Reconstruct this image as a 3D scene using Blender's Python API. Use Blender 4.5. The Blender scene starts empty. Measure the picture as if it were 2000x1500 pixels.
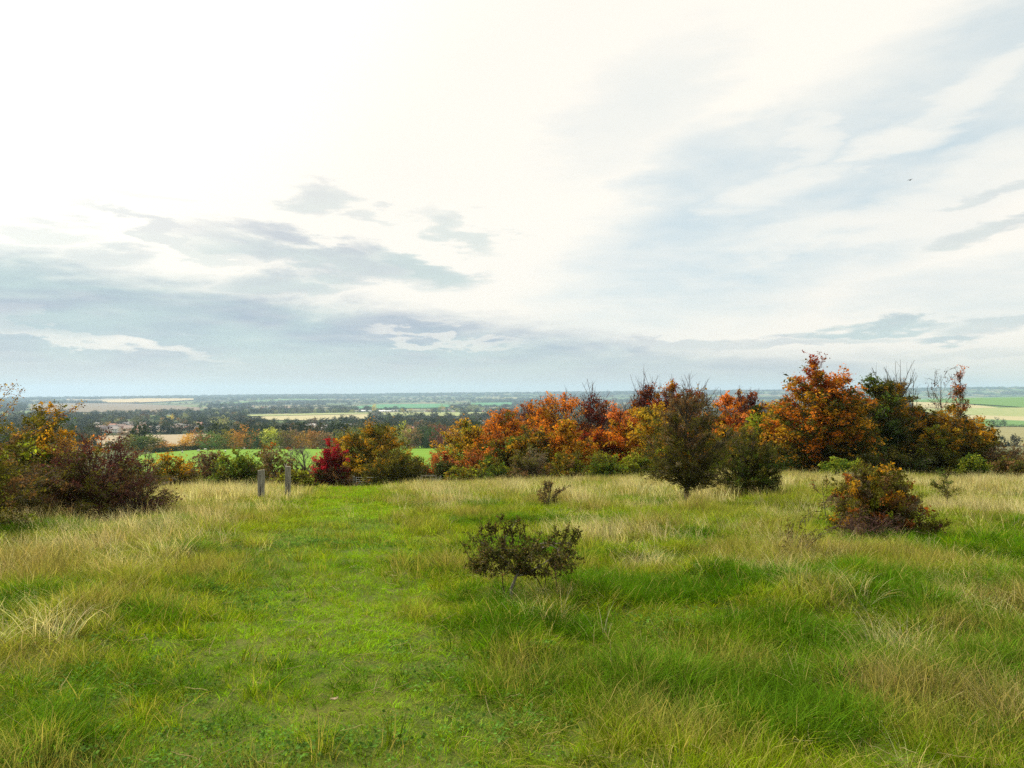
import bpy, math, random
import numpy as np
from mathutils import Vector
R = math.radians
SC = bpy.context.scene
COL = SC.collection

# ------------------------------------------------------------------ camera
F = 1511.0            # focal length in pixels of the 2000x1500 photograph
LEVEL = 772.0         # row of the true level line
EYE = 1.6
PITCH = math.atan((LEVEL - 750.0) / F)
cd = bpy.data.cameras.new("camera"); cam = bpy.data.objects.new("camera", cd); COL.objects.link(cam)
cam.location = (0, 0, EYE); cam.rotation_euler = (R(90) + PITCH, 0, 0)
cd.sensor_width = 36; cd.lens = F / 2000 * 36; cd.clip_start = 0.05; cd.clip_end = 60000
SC.camera = cam
SC.view_settings.view_transform = 'Standard'; SC.view_settings.look = 'None'
SC.view_settings.exposure = 0.5; SC.view_settings.gamma = 1
SC.view_settings.use_curve_mapping = False
cy = SC.cycles
cy.use_denoising = False
try:
    cy.denoiser = 'OPENIMAGEDENOISE'; cy.denoising_input_passes = 'RGB_ALBEDO_NORMAL'
except Exception: pass
cy.max_bounces = 6; cy.diffuse_bounces = 3; cy.glossy_bounces = 2; cy.transmission_bounces = 4
cy.transparent_max_bounces = 4; cy.volume_bounces = 1
cy.use_adaptive_sampling = True; cy.adaptive_threshold = 0.01
cy.sample_clamp_indirect = 4.0

# ------------------------------------------------------------------ sun
SUN_AZ, SUN_EL = R(-52), R(40)          # azimuth measured from the view direction (+Y), minus = to the left
sl = bpy.data.lights.new("sun", 'SUN'); sun = bpy.data.objects.new("sun", sl); COL.objects.link(sun)
sl.energy = 5.0; sl.angle = R(7); sl.color = (1.0, 0.91, 0.72)
sdir = Vector((math.sin(SUN_AZ) * math.cos(SUN_EL), math.cos(SUN_AZ) * math.cos(SUN_EL), math.sin(SUN_EL)))
sun.rotation_euler = sdir.to_track_quat('Z', 'Y').to_euler()

# ------------------------------------------------------------------ sky (world)
class G:
    """tiny helper to write node maths"""
    def __init__(s, nt): s.nt = nt; s.N = nt.nodes; s.L = nt.links
    def put(s, sock, v):
        if v is None: return
        if isinstance(v, bpy.types.NodeSocket): s.L.new(v, sock)
        else: sock.default_value = v
    def m(s, op, a, b=None, c=None, clamp=False):
        n = s.N.new('ShaderNodeMath'); n.operation = op; n.use_clamp = clamp
        s.put(n.inputs[0], a); s.put(n.inputs[1], b); s.put(n.inputs[2], c); return n.outputs[0]
    def vm(s, op, a, b=None):
        n = s.N.new('ShaderNodeVectorMath'); n.operation = op
        s.put(n.inputs[0], a); s.put(n.inputs[1], b); return n.outputs[0]
    def ss(s, v, lo, hi, a=0.0, b=1.0):
        n = s.N.new('ShaderNodeMapRange'); n.interpolation_type = 'SMOOTHSTEP'
        s.put(n.inputs[0], v); s.put(n.inputs[1], lo); s.put(n.inputs[2], hi); s.put(n.inputs[3], a); s.put(n.inputs[4], b)
        return n.outputs[0]
    def mix(s, f, a, b, mode='MIX'):
        n = s.N.new('ShaderNodeMix'); n.data_type = 'RGBA'; n.blend_type = mode
        s.put(n.inputs[0], f)
        for k, v in ((6, a), (7, b)):
            if isinstance(v, tuple) and len(v) == 3: v = (*v, 1)
            s.put(n.inputs[k], v)
        return n.outputs[2]
    def noise(s, vec, scale, detail=4, rough=0.55, dist=0.0, col=False):
        n = s.N.new('ShaderNodeTexNoise'); s.put(n.inputs['Vector'], vec)
        n.inputs['Scale'].default_value = scale; n.inputs['Detail'].default_value = detail
        n.inputs['Roughness'].default_value = rough; n.inputs['Distortion'].default_value = dist
        return n.outputs['Color' if col else 'Fac']
    def xyz(s, x, y, z):
        n = s.N.new('ShaderNodeCombineXYZ'); s.put(n.inputs[0], x); s.put(n.inputs[1], y); s.put(n.inputs[2], z); return n.outputs[0]
    def sep(s, v):
        n = s.N.new('ShaderNodeSeparateXYZ'); s.put(n.inputs[0], v); return n.outputs

W = bpy.data.worlds.new("World"); SC.world = W; W.use_nodes = True
wt = W.node_tree; wt.nodes.clear(); g = G(wt)
def world_nodes():
    tc = g.N.new('ShaderNodeTexCoord').outputs['Generated']
    x, y, z = g.sep(tc)
    az = g.m('ARCTAN2', x, y); el = g.m('ARCSINE', z)
    # cloud-sheet coordinates (a flat layer seen in perspective)
    zz = g.m('ADD', g.m('MAXIMUM', z, 0.0), 0.09)
    sheet = g.xyz(g.m('DIVIDE', x, zz), g.m('DIVIDE', y, zz), 0.0)
    n1 = g.noise(sheet, 0.75, 7, 0.58, 0.35)
    n2 = g.noise(sheet, 2.4, 6, 0.6, 0.2)
    wav = g.noise(g.xyz(g.m('MULTIPLY', az, 3.0), g.m('MULTIPLY', el, 11.0), 3.7), 1.6, 6, 0.6, 0.3)
    w2 = g.noise(g.xyz(g.m('MULTIPLY', az, 5.0), g.m('MULTIPLY', el, 22.0), 9.1), 2.3, 5, 0.62)
    wig = g.m('SUBTRACT', wav, 0.5); wig2 = g.m('SUBTRACT', w2, 0.5)
    azw = g.m('ADD', az, g.m('MULTIPLY', wig2, 0.16)); elw = g.m('ADD', el, g.m('ADD', g.m('MULTIPLY', wig, 0.09), g.m('MULTIPLY', wig2, 0.045)))
    def blob(px, py, rx, ry, tilt, wgt, soft=0.75):
        a0 = math.atan((px - 1000) / F); e0 = math.atan((LEVEL - py) / F * math.cos(a0))
        da = g.m('SUBTRACT', azw, a0); de = g.m('SUBTRACT', elw, e0)
        c, s_ = math.cos(tilt), math.sin(tilt)
        p = g.m('ADD', g.m('MULTIPLY', da, c * F / rx), g.m('MULTIPLY', de, s_ * F / rx))
        q = g.m('ADD', g.m('MULTIPLY', da, -s_ * F / ry), g.m('MULTIPLY', de, c * F / ry))
        r2 = g.m('ADD', g.m('MULTIPLY', p, p), g.m('MULTIPLY', q, q))
        return g.m('MULTIPLY', g.ss(r2, 1.0 + soft, 0.1), wgt)
    def total(lst, soft=0.75):
        t = None
        for b in lst:
            o = blob(*b, soft=soft); t = o if t is None else g.m('MAXIMUM', t, o)
        return t
    # grey-blue cloud bank low on the left
    bnd = g.m('ADD', (LEVEL - 632) / F, g.m('MULTIPLY', az, -0.135))
    bank = g.ss(g.m('SUBTRACT', bnd, elw), -0.012, 0.035)
    grey = total([(640, 505, 240, 30, R(-7), 0.7), (820, 515, 110, 28, R(-12), 0.8), (905, 440, 85, 24, R(-16), 0.5), (615, 395, 60, 28, 0.1, 0.45),
                  (190, 500, 80, 20, 0.1, 0.5), (330, 462, 150, 14, R(-14), 0.4), (90, 455, 60, 18, 0.1, 0.35), (560, 553, 130, 26, 0.05, 0.7), (40, 590, 330, 55, 0, 0.85),
                  (1705, 632, 125, 11, R(3), 0.85), (1600, 662, 150, 11, R(3), 0.5), (1868, 650, 62, 9, R(3), 0.8),
                  (1960, 622, 90, 14, R(3), 0.55), (1330, 676, 170, 12, R(0), 0.5), (1950, 440, 80, 12, R(8), 0.5), (1960, 372, 90, 10, R(10), 0.35),
                  (1900, 692, 200, 12, 0, 0.3), (720, 415, 30, 16, 0, 0.35), (300, 380, 70, 10, 0, 0.2)])
    slot = total([(90, 645, 270, 14, R(-8), 0.95), (860, 668, 150, 7, R(-2), 0.55), (900, 640, 90, 6, 0, 0.3)])
    bankd = g.m('MULTIPLY', bank, g.m('SUBTRACT', 1.0, slot))
    bankd = g.m('MULTIPLY', bankd, g.ss(g.m('ADD', n2, g.m('MULTIPLY', wav, 0.8)), 0.35, 1.05, 0.62, 1.0))
    grey = g.m('MAXIMUM', bankd, grey)
    # thin places where the blue of the sky comes through
    blue = total([(1650, 350, 420, 120, R(22), 0.75), (1440, 360, 150, 90, 0, 0.6), (1900, 160, 230, 70, R(24), 0.7), (1500, 420, 170, 40, R(8), 0.7),
                  (1950, 290, 200, 50, R(18), 0.7), (1250, 200, 160, 70, R(30), 0.25), (1960, 560, 200, 40, 0, 0.4)], 1.8)
    puff = total([(1760, 275, 95, 32, R(12), 1.0), (1600, 265, 60, 40, R(38), 0.7), (1930, 335, 170, 42, R(16), 0.9), (1500, 372, 110, 32, R(14), 0.85),
                  (1720, 440, 240, 32, R(6), 0.9), (1930, 160, 150, 28, R(26), 0.8)])
    blue = g.m('MULTIPLY', blue, g.m('SUBTRACT', 1.0, g.m('MULTIPLY', puff, 0.7)))
    out_l = g.ss(g.m('ABSOLUTE', az), 0.65, 1.0); out_h = g.ss(el, 0.5, 0.8)
    outside = g.m('MULTIPLY', g.m('MAXIMUM', out_l, out_h), g.ss(n1, 0.45, 0.68, 0.0, 0.6))
    blue = g.m('MAXIMUM', blue, outside)
    blue = g.m('MULTIPLY', blue, g.ss(n2, 0.2, 0.75, 1.12, 0.55))
    # colours
    sd = sdir
    dot = g.m('ADD', g.m('ADD', g.m('MULTIPLY', x, sd.x), g.m('MULTIPLY', y, sd.y)), g.m('MULTIPLY', z, sd.z))
    glow = g.ss(dot, 0.70, 1.0)
    white = g.mix(glow, (1.06, 1.01, 0.91), (1.5, 1.47, 1.30))
    white = g.mix(g.ss(n1, 0.42, 0.75, 0.0, 0.35), white, (1.0, 0.94, 0.87))
    low = g.ss(el, 0.17, 0.02)
    white = g.mix(g.m('MULTIPLY', low, 0.6), white, (1.0, 0.93, 0.82))
    gcol = g.mix(g.ss(wav, 0.35, 0.65), (0.36, 0.44, 0.55), (0.51, 0.65, 0.65))
    c = g.mix(g.m('MULTIPLY', blue, 0.95), white, (0.60, 0.76, 0.82))
    c = g.mix(g.m('MULTIPLY', grey, 0.93), c, gcol)
    # pale blue-green air above the horizon
    c = g.mix(g.ss(el, 0.075, 0.0, 0.0, 0.85), c, (0.71, 0.69, 0.61))
    sky = g.N.new('ShaderNodeTexSky'); sky.sky_type = 'NISHITA'; sky.sun_disc = False
    sky.sun_elevation = SUN_EL; sky.sun_rotation = SUN_AZ
    b1 = g.N.new('ShaderNodeBackground'); g.L.new(sky.outputs[0], b1.inputs[0]); b1.inputs[1].default_value = 0.08
    b2 = g.N.new('ShaderNodeBackground'); g.L.new(c, b2.inputs[0]); b2.inputs[1].default_value = 0.71
    mx = g.N.new('ShaderNodeMixShader'); cover = g.m('SUBTRACT', 0.97, g.m('MULTIPLY', blue, 0.22))
    g.L.new(cover, mx.inputs[0]); g.L.new(b1.outputs[0], mx.inputs[1]); g.L.new(b2.outputs[0], mx.inputs[2])
    out = g.N.new('ShaderNodeOutputWorld'); g.L.new(mx.outputs[0], out.inputs[0])
world_nodes()
W.cycles.sampling_method = 'MANUAL'; W.cycles.sample_map_resolution = 1024

# ------------------------------------------------------------------ numbers
rng = np.random.default_rng(11)
def hsh(ix, iy, s):
    n = (ix.astype(np.int64) * 374761393 + iy.astype(np.int64) * 668265263 + s * 1442695041) & 0x7fffffff
    n = ((n ^ (n >> 13)) * 1274126177) & 0x7fffffff
    return ((n ^ (n >> 16)) & 0xffff) / 65535.0
def vn(x, y, sc, s=0):
    x = np.asarray(x, float) / sc; y = np.asarray(y, float) / sc
    ix = np.floor(x); iy = np.floor(y); fx = x - ix; fy = y - iy
    fx = fx * fx * (3 - 2 * fx); fy = fy * fy * (3 - 2 * fy)
    a = hsh(ix, iy, s); b = hsh(ix + 1, iy, s); c = hsh(ix, iy + 1, s); d = hsh(ix + 1, iy + 1, s)
    return (a * (1 - fx) + b * fx) * (1 - fy) + (c * (1 - fx) + d * fx) * fy
def fbm(x, y, sc, s=0, o=3):
    t = 0; a = 1; n = 0
    for k in range(o):
        t = t + a * vn(x, y, sc / 2 ** k, s + k * 17); n += a; a *= 0.5
    return t / n
def sst(v, a, b):
    t = np.clip((np.asarray(v, float) - a) / (b - a), 0, 1); return t * t * (3 - 2 * t)

PL = np.array([(-400, 6), (-60, 1.5), (0, 0), (8, .5), (18, 1.24), (24, 1.75), (40, 3.3), (62, 6.0), (80, 7.5), (140, 11.2), (250, 18.3), (400, 26.6), (500, 31),
               (900, 43), (1400, 52), (2000, 59), (3000, 65), (4500, 68), (6500, 66), (9000, 52), (11500, 30), (13000, 15), (14500, 30), (18000, 60), (30000, 90)], float)
PR = PL.copy(); PR = np.array([(-400, 6), (-60, 1.5), (0, 0), (8, .48), (21, 1.34), (50, 3.6), (70, 5.8), (100, 9.6), (140, 12.6), (250, 18.3), (400, 26.6)] + [tuple(r) for r in PL[12:]], float)
_fy = np.concatenate([np.linspace(-400, 0, 200, endpoint=False), np.geomspace(0.5, 30000, 900)])
def _prof(P):
    # blurred piecewise-linear profile
    z = np.zeros_like(_fy)
    for k in np.linspace(-1, 1, 9):
        z += np.interp(_fy + k * (1.0 + 0.12 * np.abs(_fy)), P[:, 0], P[:, 1])
    z /= 9
    return z - np.interp(0, _fy, z)
_pl, _pr = _prof(PL), _prof(PR)
def height(x, y):
    x = np.asarray(x, float); y = np.asarray(y, float)
    d = np.where(y > 0, np.hypot(x * 0.6, y), y)      # falls away roughly along the view
    dl = np.interp(d, _fy, _pl); dr = np.interp(d, _fy, _pr)
    w = sst(x, -8, 18)
    z = -(dl * (1 - w) + dr * w)
    far = np.hypot(x, y)
    azi = np.arctan2(x, np.maximum(y, 1e-3))
    ridge = (60 + azi * 128) * np.exp(-((far - 13000) / 3200.0) ** 2) * (far > 3000)
    z = z + np.where(y > 0, ridge, 0)
    z = z + 54 * np.exp(-(((x - 1750) / 620) ** 2 + ((y - 2700) / 900) ** 2))
    z = z + (fbm(x, y, 1500, 5, 3) - .5) * 22 * sst(far, 3500, 8000)
    near = np.exp(-(far / 90) ** 2)
    off = sst(np.abs(x + .25 + .2 * y), .6 + .03 * y, 1.5 + .05 * y)
    z = z + near * ((fbm(x, y, 5.5, 2, 3) - .5) * 0.30 + (vn(x, y, 0.9, 7) - .5) * 0.06 + (.03 + .97 * off) * sst(fbm(x, y, .75, 8, 2), .45, .85) * .13)
    return z
_z0 = float(height(0, 0))
def H0(x, y): return height(x, y) - _z0
cp, sp = math.cos(PITCH), math.sin(PITCH)
def ray(px, py):
    u = (px - 1000) / F; v = -(py - 750) / F
    return u, cp - v * sp, sp + v * cp
def at_d(px, y):
    """world x for pixel column px at forward distance y"""
    return (px - 1000) / F * y
def at(px, py, near=1.0, far=16000):
    """first hit of the ground seen at that pixel beyond `near` metres"""
    dx, dy, dz = ray(px, py)
    t = np.geomspace(near, far, 1500)
    x, y, z = dx * t, dy * t, EYE + dz * t
    h = H0(x, y); k = np.nonzero(z < h)[0]
    if len(k) == 0 or k[0] == 0: i = len(t) - 1 if len(k) == 0 else 0; return float(x[i]), float(y[i]), float(h[i])
    i = k[0]; a = (z[i-1] - h[i-1]); b = (h[i] - z[i]); f = a / (a + b)
    T = t[i-1] + (t[i] - t[i-1]) * f
    return float(dx * T), float(dy * T), float(H0(dx * T, dy * T))

# ------------------------------------------------------------------ mesh helpers
def mk_mesh(name, V, faces, mats=(), attrs=None, smooth=False):
    """faces: list of integer arrays, each (n, k)"""
    me = bpy.data.meshes.new(name)
    V = np.ascontiguousarray(V, np.float32)
    me.vertices.add(len(V)); me.vertices.foreach_set('co', V.ravel())
    fs = [np.asarray(f, np.int32) for f in faces if len(f)]
    li = np.concatenate([f.ravel() for f in fs]); cnt = np.concatenate([np.full(len(f), f.shape[1], np.int32) for f in fs])
    st = np.concatenate([[0], np.cumsum(cnt)[:-1]]).astype(np.int32)
    me.loops.add(len(li)); me.loops.foreach_set('vertex_index', li)
    me.polygons.add(len(cnt)); me.polygons.foreach_set('loop_start', st); me.polygons.foreach_set('loop_total', cnt)
    me.polygons.foreach_set('use_smooth', np.full(len(cnt), smooth))
    for k, a in (attrs or {}).items():
        a = np.asarray(a, np.float32)
        if a.ndim == 2:
            if a.shape[1] == 3 and k == 'col': a = np.hstack([a, np.ones((len(a), 1), np.float32)])
            at_ = me.attributes.new(k, 'FLOAT_COLOR' if a.shape[1] == 4 else 'FLOAT_VECTOR', 'POINT')
            at_.data.foreach_set('color' if a.shape[1] == 4 else 'vector', a.ravel())
        else:
            at_ = me.attributes.new(k, 'FLOAT', 'POINT'); at_.data.foreach_set('value', a)
    for m_ in mats: me.materials.append(m_)
    me.update(calc_edges=True)
    return me
def obj(name, me, parent=None, loc=(0, 0, 0), rot=(0, 0, 0), sc=(1, 1, 1), **p):
    o = bpy.data.objects.new(name, me); COL.objects.link(o)
    o.location = loc; o.rotation_euler = rot; o.scale = sc; o.parent = parent
    for k, v in p.items():
        if v is not None: o[k] = v
    return o
def thing(name, label, cat, loc=(0, 0, 0), rz=0, sc=(1, 1, 1), group=None):
    return obj(name, None, None, loc, (0, 0, rz), sc, label=label, category=cat, group=group)
def tubes(P, Rr, sides=4):
    """P (n,k,3), Rr (n,k) -> verts, quads"""
    n, k, _ = P.shape
    T = np.gradient(P, axis=1); T /= np.linalg.norm(T, axis=2, keepdims=True) + 1e-9
    ref = np.where(np.abs(T[:, :, 2:3]) > 0.9, np.array([1., 0, 0]), np.array([0, 0, 1.]))
    A = np.cross(T, ref); A /= np.linalg.norm(A, axis=2, keepdims=True) + 1e-9
    B = np.cross(T, A)
    th = np.arange(sides) / sides * 2 * np.pi
    V = P[:, :, None, :] + Rr[:, :, None, None] * (np.cos(th)[None, None, :, None] * A[:, :, None, :] + np.sin(th)[None, None, :, None] * B[:, :, None, :])
    idx = np.arange(n * k * sides).reshape(n, k, sides)
    a = idx[:, :-1, :]; b = np.roll(a, -1, axis=2); d = idx[:, 1:, :]; c = np.roll(d, -1, axis=2)
    return V.reshape(-1, 3), np.stack([a, b, c, d], -1).reshape(-1, 4)
class MB:
    """collects boxes / tubes / quads into one mesh"""
    def __init__(s): s.V = []; s.F4 = []; s.F3 = []; s.n = 0
    def add(s, V, F4=(), F3=()):
        V = np.asarray(V, float)
        if len(F4): s.F4.append(np.asarray(F4) + s.n)
        if len(F3): s.F3.append(np.asarray(F3) + s.n)
        s.V.append(V); s.n += len(V); return s
    def box(s, x0, x1, y0, y1, z0, z1):
        V = [(x, y, z) for z in (z0, z1) for y in (y0, y1) for x in (x0, x1)]
        return s.add(V, [(0, 2, 3, 1), (4, 5, 7, 6), (0, 1, 5, 4), (2, 6, 7, 3), (0, 4, 6, 2), (1, 3, 7, 5)])
    def bar(s, p, q, r, sides=6):
        P = np.array([[p, q]], float); V, Fq = tubes(P, np.full((1, 2), r), sides)
        caps = []
        s.add(V, Fq)
        s.add(V, (), [(0, i + 1, i) for i in range(1, sides - 1)] + [(sides, sides + i, sides + i + 1) for i in range(1, sides - 1)])
        return s
    def mesh(s, name, mats, smooth=False, attrs=None):
        return mk_mesh(name, np.vstack(s.V), [np.vstack(a) for a in (s.F4, s.F3) if a], mats, attrs, smooth)

# ------------------------------------------------------------------ materials
def mat(name):
    m_ = bpy.data.materials.new(name); m_.use_nodes = True; m_.node_tree.nodes.clear(); return m_, G(m_.node_tree)
def leaf_mat(name, transl=0.35, rough=0.55, src='GEOMETRY', objcol=False, var=0.25, spec=0.25):
    m_, g = mat(name)
    a = g.N.new('ShaderNodeAttribute'); a.attribute_name = 'col'; a.attribute_type = 'GEOMETRY'; c = a.outputs['Color']
    if src == 'INSTANCER':
        b = g.N.new('ShaderNodeAttribute'); b.attribute_name = 'tint'; b.attribute_type = 'INSTANCER'
        c = g.mix(1.0, c, b.outputs['Color'], 'MULTIPLY')
        if 'grass' in name: c = g.mix(a.outputs['Alpha'], (.44, .37, .11), c)
    if objcol:
        oi = g.N.new('ShaderNodeObjectInfo'); c = g.mix(1.0, c, oi.outputs['Color'], 'MULTIPLY')
    tc = g.N.new('ShaderNodeTexCoord'); n = g.noise(tc.outputs['Object'], 9.0, 2)
    c = g.mix(1.0, c, g.mix(n, (1 - var,) * 3, (1 + var,) * 3), 'MULTIPLY')
    p = g.N.new('ShaderNodeBsdfPrincipled'); g.L.new(c, p.inputs['Base Color']); p.inputs['Roughness'].default_value = rough
    p.inputs['Specular IOR Level'].default_value = spec
    t = g.N.new('ShaderNodeBsdfTranslucent'); g.L.new(g.mix(1.0, c, (1.15, 1.08, 0.7), 'MULTIPLY'), t.inputs['Color'])
    mx = g.N.new('ShaderNodeMixShader'); mx.inputs[0].default_value = transl
    g.L.new(p.outputs[0], mx.inputs[1]); g.L.new(t.outputs[0], mx.inputs[2])
    o = g.N.new('ShaderNodeOutputMaterial'); g.L.new(mx.outputs[0], o.inputs[0]); return m_
def simple(name, c1, c2, scale=6, rough=0.8, stretch=(1, 1, 1), bump=0.0, spec=0.3, metal=0.0, detail=5, objcol=False):
    m_, g = mat(name)
    tc = g.N.new('ShaderNodeTexCoord'); v = g.vm('MULTIPLY', tc.outputs['Object'], stretch)
    n = g.noise(v, scale, detail, 0.6); f = g.ss(n, 0.3, 0.7)
    p = g.N.new('ShaderNodeBsdfPrincipled'); c = g.mix(f, c1, c2)
    if objcol:
        oi = g.N.new('ShaderNodeObjectInfo'); c = g.mix(1.0, c, oi.outputs['Color'], 'MULTIPLY')
    g.L.new(c, p.inputs['Base Color'])
    p.inputs['Roughness'].default_value = rough; p.inputs['Specular IOR Level'].default_value = spec; p.inputs['Metallic'].default_value = metal
    if bump:
        b = g.N.new('ShaderNodeBump'); b.inputs['Strength'].default_value = bump; g.L.new(n, b.inputs['Height']); g.L.new(b.outputs[0], p.inputs['Normal'])
    o = g.N.new('ShaderNodeOutputMaterial'); g.L.new(p.outputs[0], o.inputs[0]); return m_
M_LEAF = leaf_mat('leaves', 0.42, 0.6, spec=0.03)
M_FAR = leaf_mat('far_leaves', 0.15, 0.8, objcol=True, var=0.2, spec=0.1)
M_FARI = leaf_mat('far_wood_leaves', 0.15, 0.8, src='INSTANCER', var=0.2, spec=0.1)
M_GRASS = leaf_mat('grass_blades', 0.42, 0.6, src='INSTANCER', var=0.12, spec=0.02)
M_BARK = simple('bark', (0.055, 0.045, 0.033), (0.13, 0.115, 0.09), 14, 0.9, (1, 1, .3), 0.4)
M_TWIG = simple('twigs', (0.05, 0.034, 0.025), (0.11, 0.08, 0.06), 5, 0.85)
M_TWIGG = simple('grey_twigs', (0.10, 0.085, 0.07), (0.2, 0.175, 0.15), 5, 0.85)
M_TWIGR = simple('reddish_twigs', (0.075, 0.035, 0.03), (0.14, 0.075, 0.06), 5, 0.85)

def ground_mat():
    m_, g = mat('ground_cover')
    tc = g.N.new('ShaderNodeTexCoord').outputs['Object']
    x, y, z = g.sep(tc); d = g.m('SQRT', g.m('ADD', g.m('MULTIPLY', x, x), g.m('MULTIPLY', y, y)))
    n = g.noise(tc, 1.1, 8, 0.65); n2 = g.noise(tc, 14, 5, 0.7)
    near = g.mix(g.ss(n, 0.35, 0.65), (0.05, 0.08, 0.010), (0.10, 0.105, 0.022))
    near = g.mix(g.ss(n2, 0.5, 0.8, 0.0, 0.6), near, (0.05, 0.038, 0.018))
    vo = g.N.new('ShaderNodeTexVoronoi'); vo.inputs['Scale'].default_value = 0.0042; g.L.new(g.vm('MULTIPLY', tc, (1.0, 0.55, 0.0)), vo.inputs['Vector'])
    r = g.N.new('ShaderNodeValToRGB'); r.color_ramp.interpolation = 'CONSTANT'
    els = [(0.0, (0.055, 0.085, 0.032)), (0.3, (0.10, 0.15, 0.05)), (0.47, (0.19, 0.17, 0.095)), (0.6, (0.045, 0.065, 0.028)), (0.72, (0.12, 0.19, 0.06)), (0.86, (0.24, 0.20, 0.12))]
    cr = r.color_ramp
    while len(cr.elements) < len(els): cr.elements.new(0.5)
    for e, (p, c) in zip(cr.elements, els): e.position = p; e.color = (*c, 1)
    g.L.new(g.sep(vo.outputs['Color'])[0], r.inputs[0])
    far = g.mix(g.ss(g.noise(tc, 0.02, 5), 0.3, 0.7), r.outputs[0], (0.07, 0.085, 0.04)); 
    far = g.mix(0.5, far, r.outputs[0])
    ff = g.noise(tc, 0.9, 4)
    mid = g.mix(g.ss(ff, 0.3, 0.7), (0.05, 0.075, 0.022), (0.075, 0.09, 0.03))
    c = g.mix(g.ss(d, 70, 110), near, mid); c = g.mix(g.ss(d, 450, 700), c, far)
    p = g.N.new('ShaderNodeBsdfPrincipled'); g.L.new(c, p.inputs['Base Color']); p.inputs['Roughness'].default_value = 0.95; p.inputs['Specular IOR Level'].default_value = 0.1
    b = g.N.new('ShaderNodeBump'); b.inputs['Strength'].default_value = 0.6; b.inputs['Distance'].default_value = 0.05; g.L.new(n2, b.inputs['Height']); g.L.new(b.outputs[0], p.inputs['Normal'])
    o = g.N.new('ShaderNodeOutputMaterial'); g.L.new(p.outputs[0], o.inputs[0]); return m_
M_GROUND = ground_mat()

# ------------------------------------------------------------------ the ground
def build_ground():
    a = np.concatenate([np.linspace(-180, -50, 30, endpoint=False), np.linspace(-50, 50, 240, endpoint=False), np.linspace(50, 180, 30, endpoint=False)])
    a = np.radians(a); r = np.geomspace(0.6, 18500, 360)
    A, Rr = np.meshgrid(a, r)
    X = np.sin(A) * Rr; Y = np.cos(A) * Rr; Z = H0(X, Y)
    n, k = X.shape
    V = np.vstack([np.stack([X, Y, Z], -1).reshape(-1, 3), [[0, 0, float(H0(0, 0))]]])
    i = np.arange(n * k).reshape(n, k); q = np.stack([i[:-1], i[1:], np.roll(i[1:], -1, 1), np.roll(i[:-1], -1, 1)], -1).reshape(-1, 4)
    t = np.stack([np.full(k, n * k), i[0], np.roll(i[0], -1)], -1)
    obj('ground', mk_mesh('ground', V, [q[:, ::-1], t[:, ::-1]], [M_GROUND], smooth=True), kind='structure')
build_ground()

def field_mat(name, c1, c2, row=0.0, scale=0.05):
    m_, g = mat(name)
    tc = g.N.new('ShaderNodeTexCoord').outputs['Object']
    n = g.noise(tc, scale, 5, 0.6); c = g.mix(g.ss(n, 0.3, 0.7), c1, c2)
    c = g.mix(g.ss(g.noise(tc, scale * 14, 4, 0.7), 0.3, 0.75, 0, 0.35), c, tuple(v * 0.6 for v in c1))
    p = g.N.new('ShaderNodeBsdfPrincipled'); g.L.new(c, p.inputs['Base Color']); p.inputs['Roughness'].default_value = 0.95; p.inputs['Specular IOR Level'].default_value = 0.1
    o = g.N.new('ShaderNodeOutputMaterial'); g.L.new(p.outputs[0], o.inputs[0]); return m_
FM = {k: field_mat('field_' + k, *v) for k, v in {
    'pasture': ((0.105, 0.215, 0.012), (0.145, 0.27, 0.018)), 'green': ((0.10, 0.20, 0.055), (0.13, 0.24, 0.07)), 'pale': ((0.22, 0.27, 0.10), (0.32, 0.33, 0.15)),
    'straw': ((0.34, 0.31, 0.17), (0.42, 0.37, 0.21)), 'stubble': ((0.27, 0.22, 0.15), (0.36, 0.30, 0.20)), 'plough': ((0.16, 0.125, 0.09), (0.20, 0.165, 0.12)),
    'gold': ((0.40, 0.30, 0.14), (0.46, 0.35, 0.18)), 'teal': ((0.06, 0.20, 0.09), (0.08, 0.24, 0.10)), 'rough': ((0.20, 0.19, 0.085), (0.27, 0.25, 0.12))}.items()}
def field(name, key, st, near=110, rows=6, lift=1.0):
    """st: stations (px, top row, bottom row) of the photograph; the patch lies on the terrain"""
    st = np.array(st, float); xs = np.linspace(st[0, 0], st[-1, 0], max(6, int((st[-1, 0] - st[0, 0]) / 12)))
    V = []
    for px in xs:
        t = np.interp(px, st[:, 0], st[:, 1]); b = np.interp(px, st[:, 0], st[:, 2])
        for k in range(rows + 1):
            x, y, z = at(px, t + (b - t) * k / rows, near)
            V.append((x, y, z + (0.03 + 0.0009 * y) * lift))
    n = len(xs); i = np.arange(n * (rows + 1)).reshape(n, rows + 1)
    q = np.stack([i[:-1, :-1], i[:-1, 1:], i[1:, 1:], i[1:, :-1]], -1).reshape(-1, 4)
    obj(name, mk_mesh(name, np.array(V), [q], [FM[key]], smooth=True), kind='structure')
field('sheep_pasture', 'pasture', [(230, 893, 925), (300, 886.5, 925), (350, 882.5, 925), (400, 879.5, 925), (450, 877, 925), (500, 875.5, 925), (560, 874.5, 925), (700, 874, 925), (860, 873, 920), (1000, 873, 900), (1300, 872, 890)], rows=10)
field('stubble_field', 'stubble', [(150, 852, 873), (230, 852, 875), (345, 850, 872), (420, 848, 856)], 300)
field('stubble_field', 'stubble', [(190, 837, 846), (262, 836, 846), (330, 838, 845)], 300)
field('pale_field', 'straw', [(480, 819, 821), (530, 813, 821.5), (600, 810, 822), (700, 808.5, 821), (724, 808, 818)], 500)
field('grass_field', 'pale', [(480, 812, 815), (560, 810.5, 813.5), (640, 808.5, 811.5), (724, 807.5, 810)], 500, lift=1.5)
field('green_field', 'teal', [(685, 796, 800), (740, 791, 799), (850, 790, 797.5), (880, 792, 796)], 500)
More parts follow.
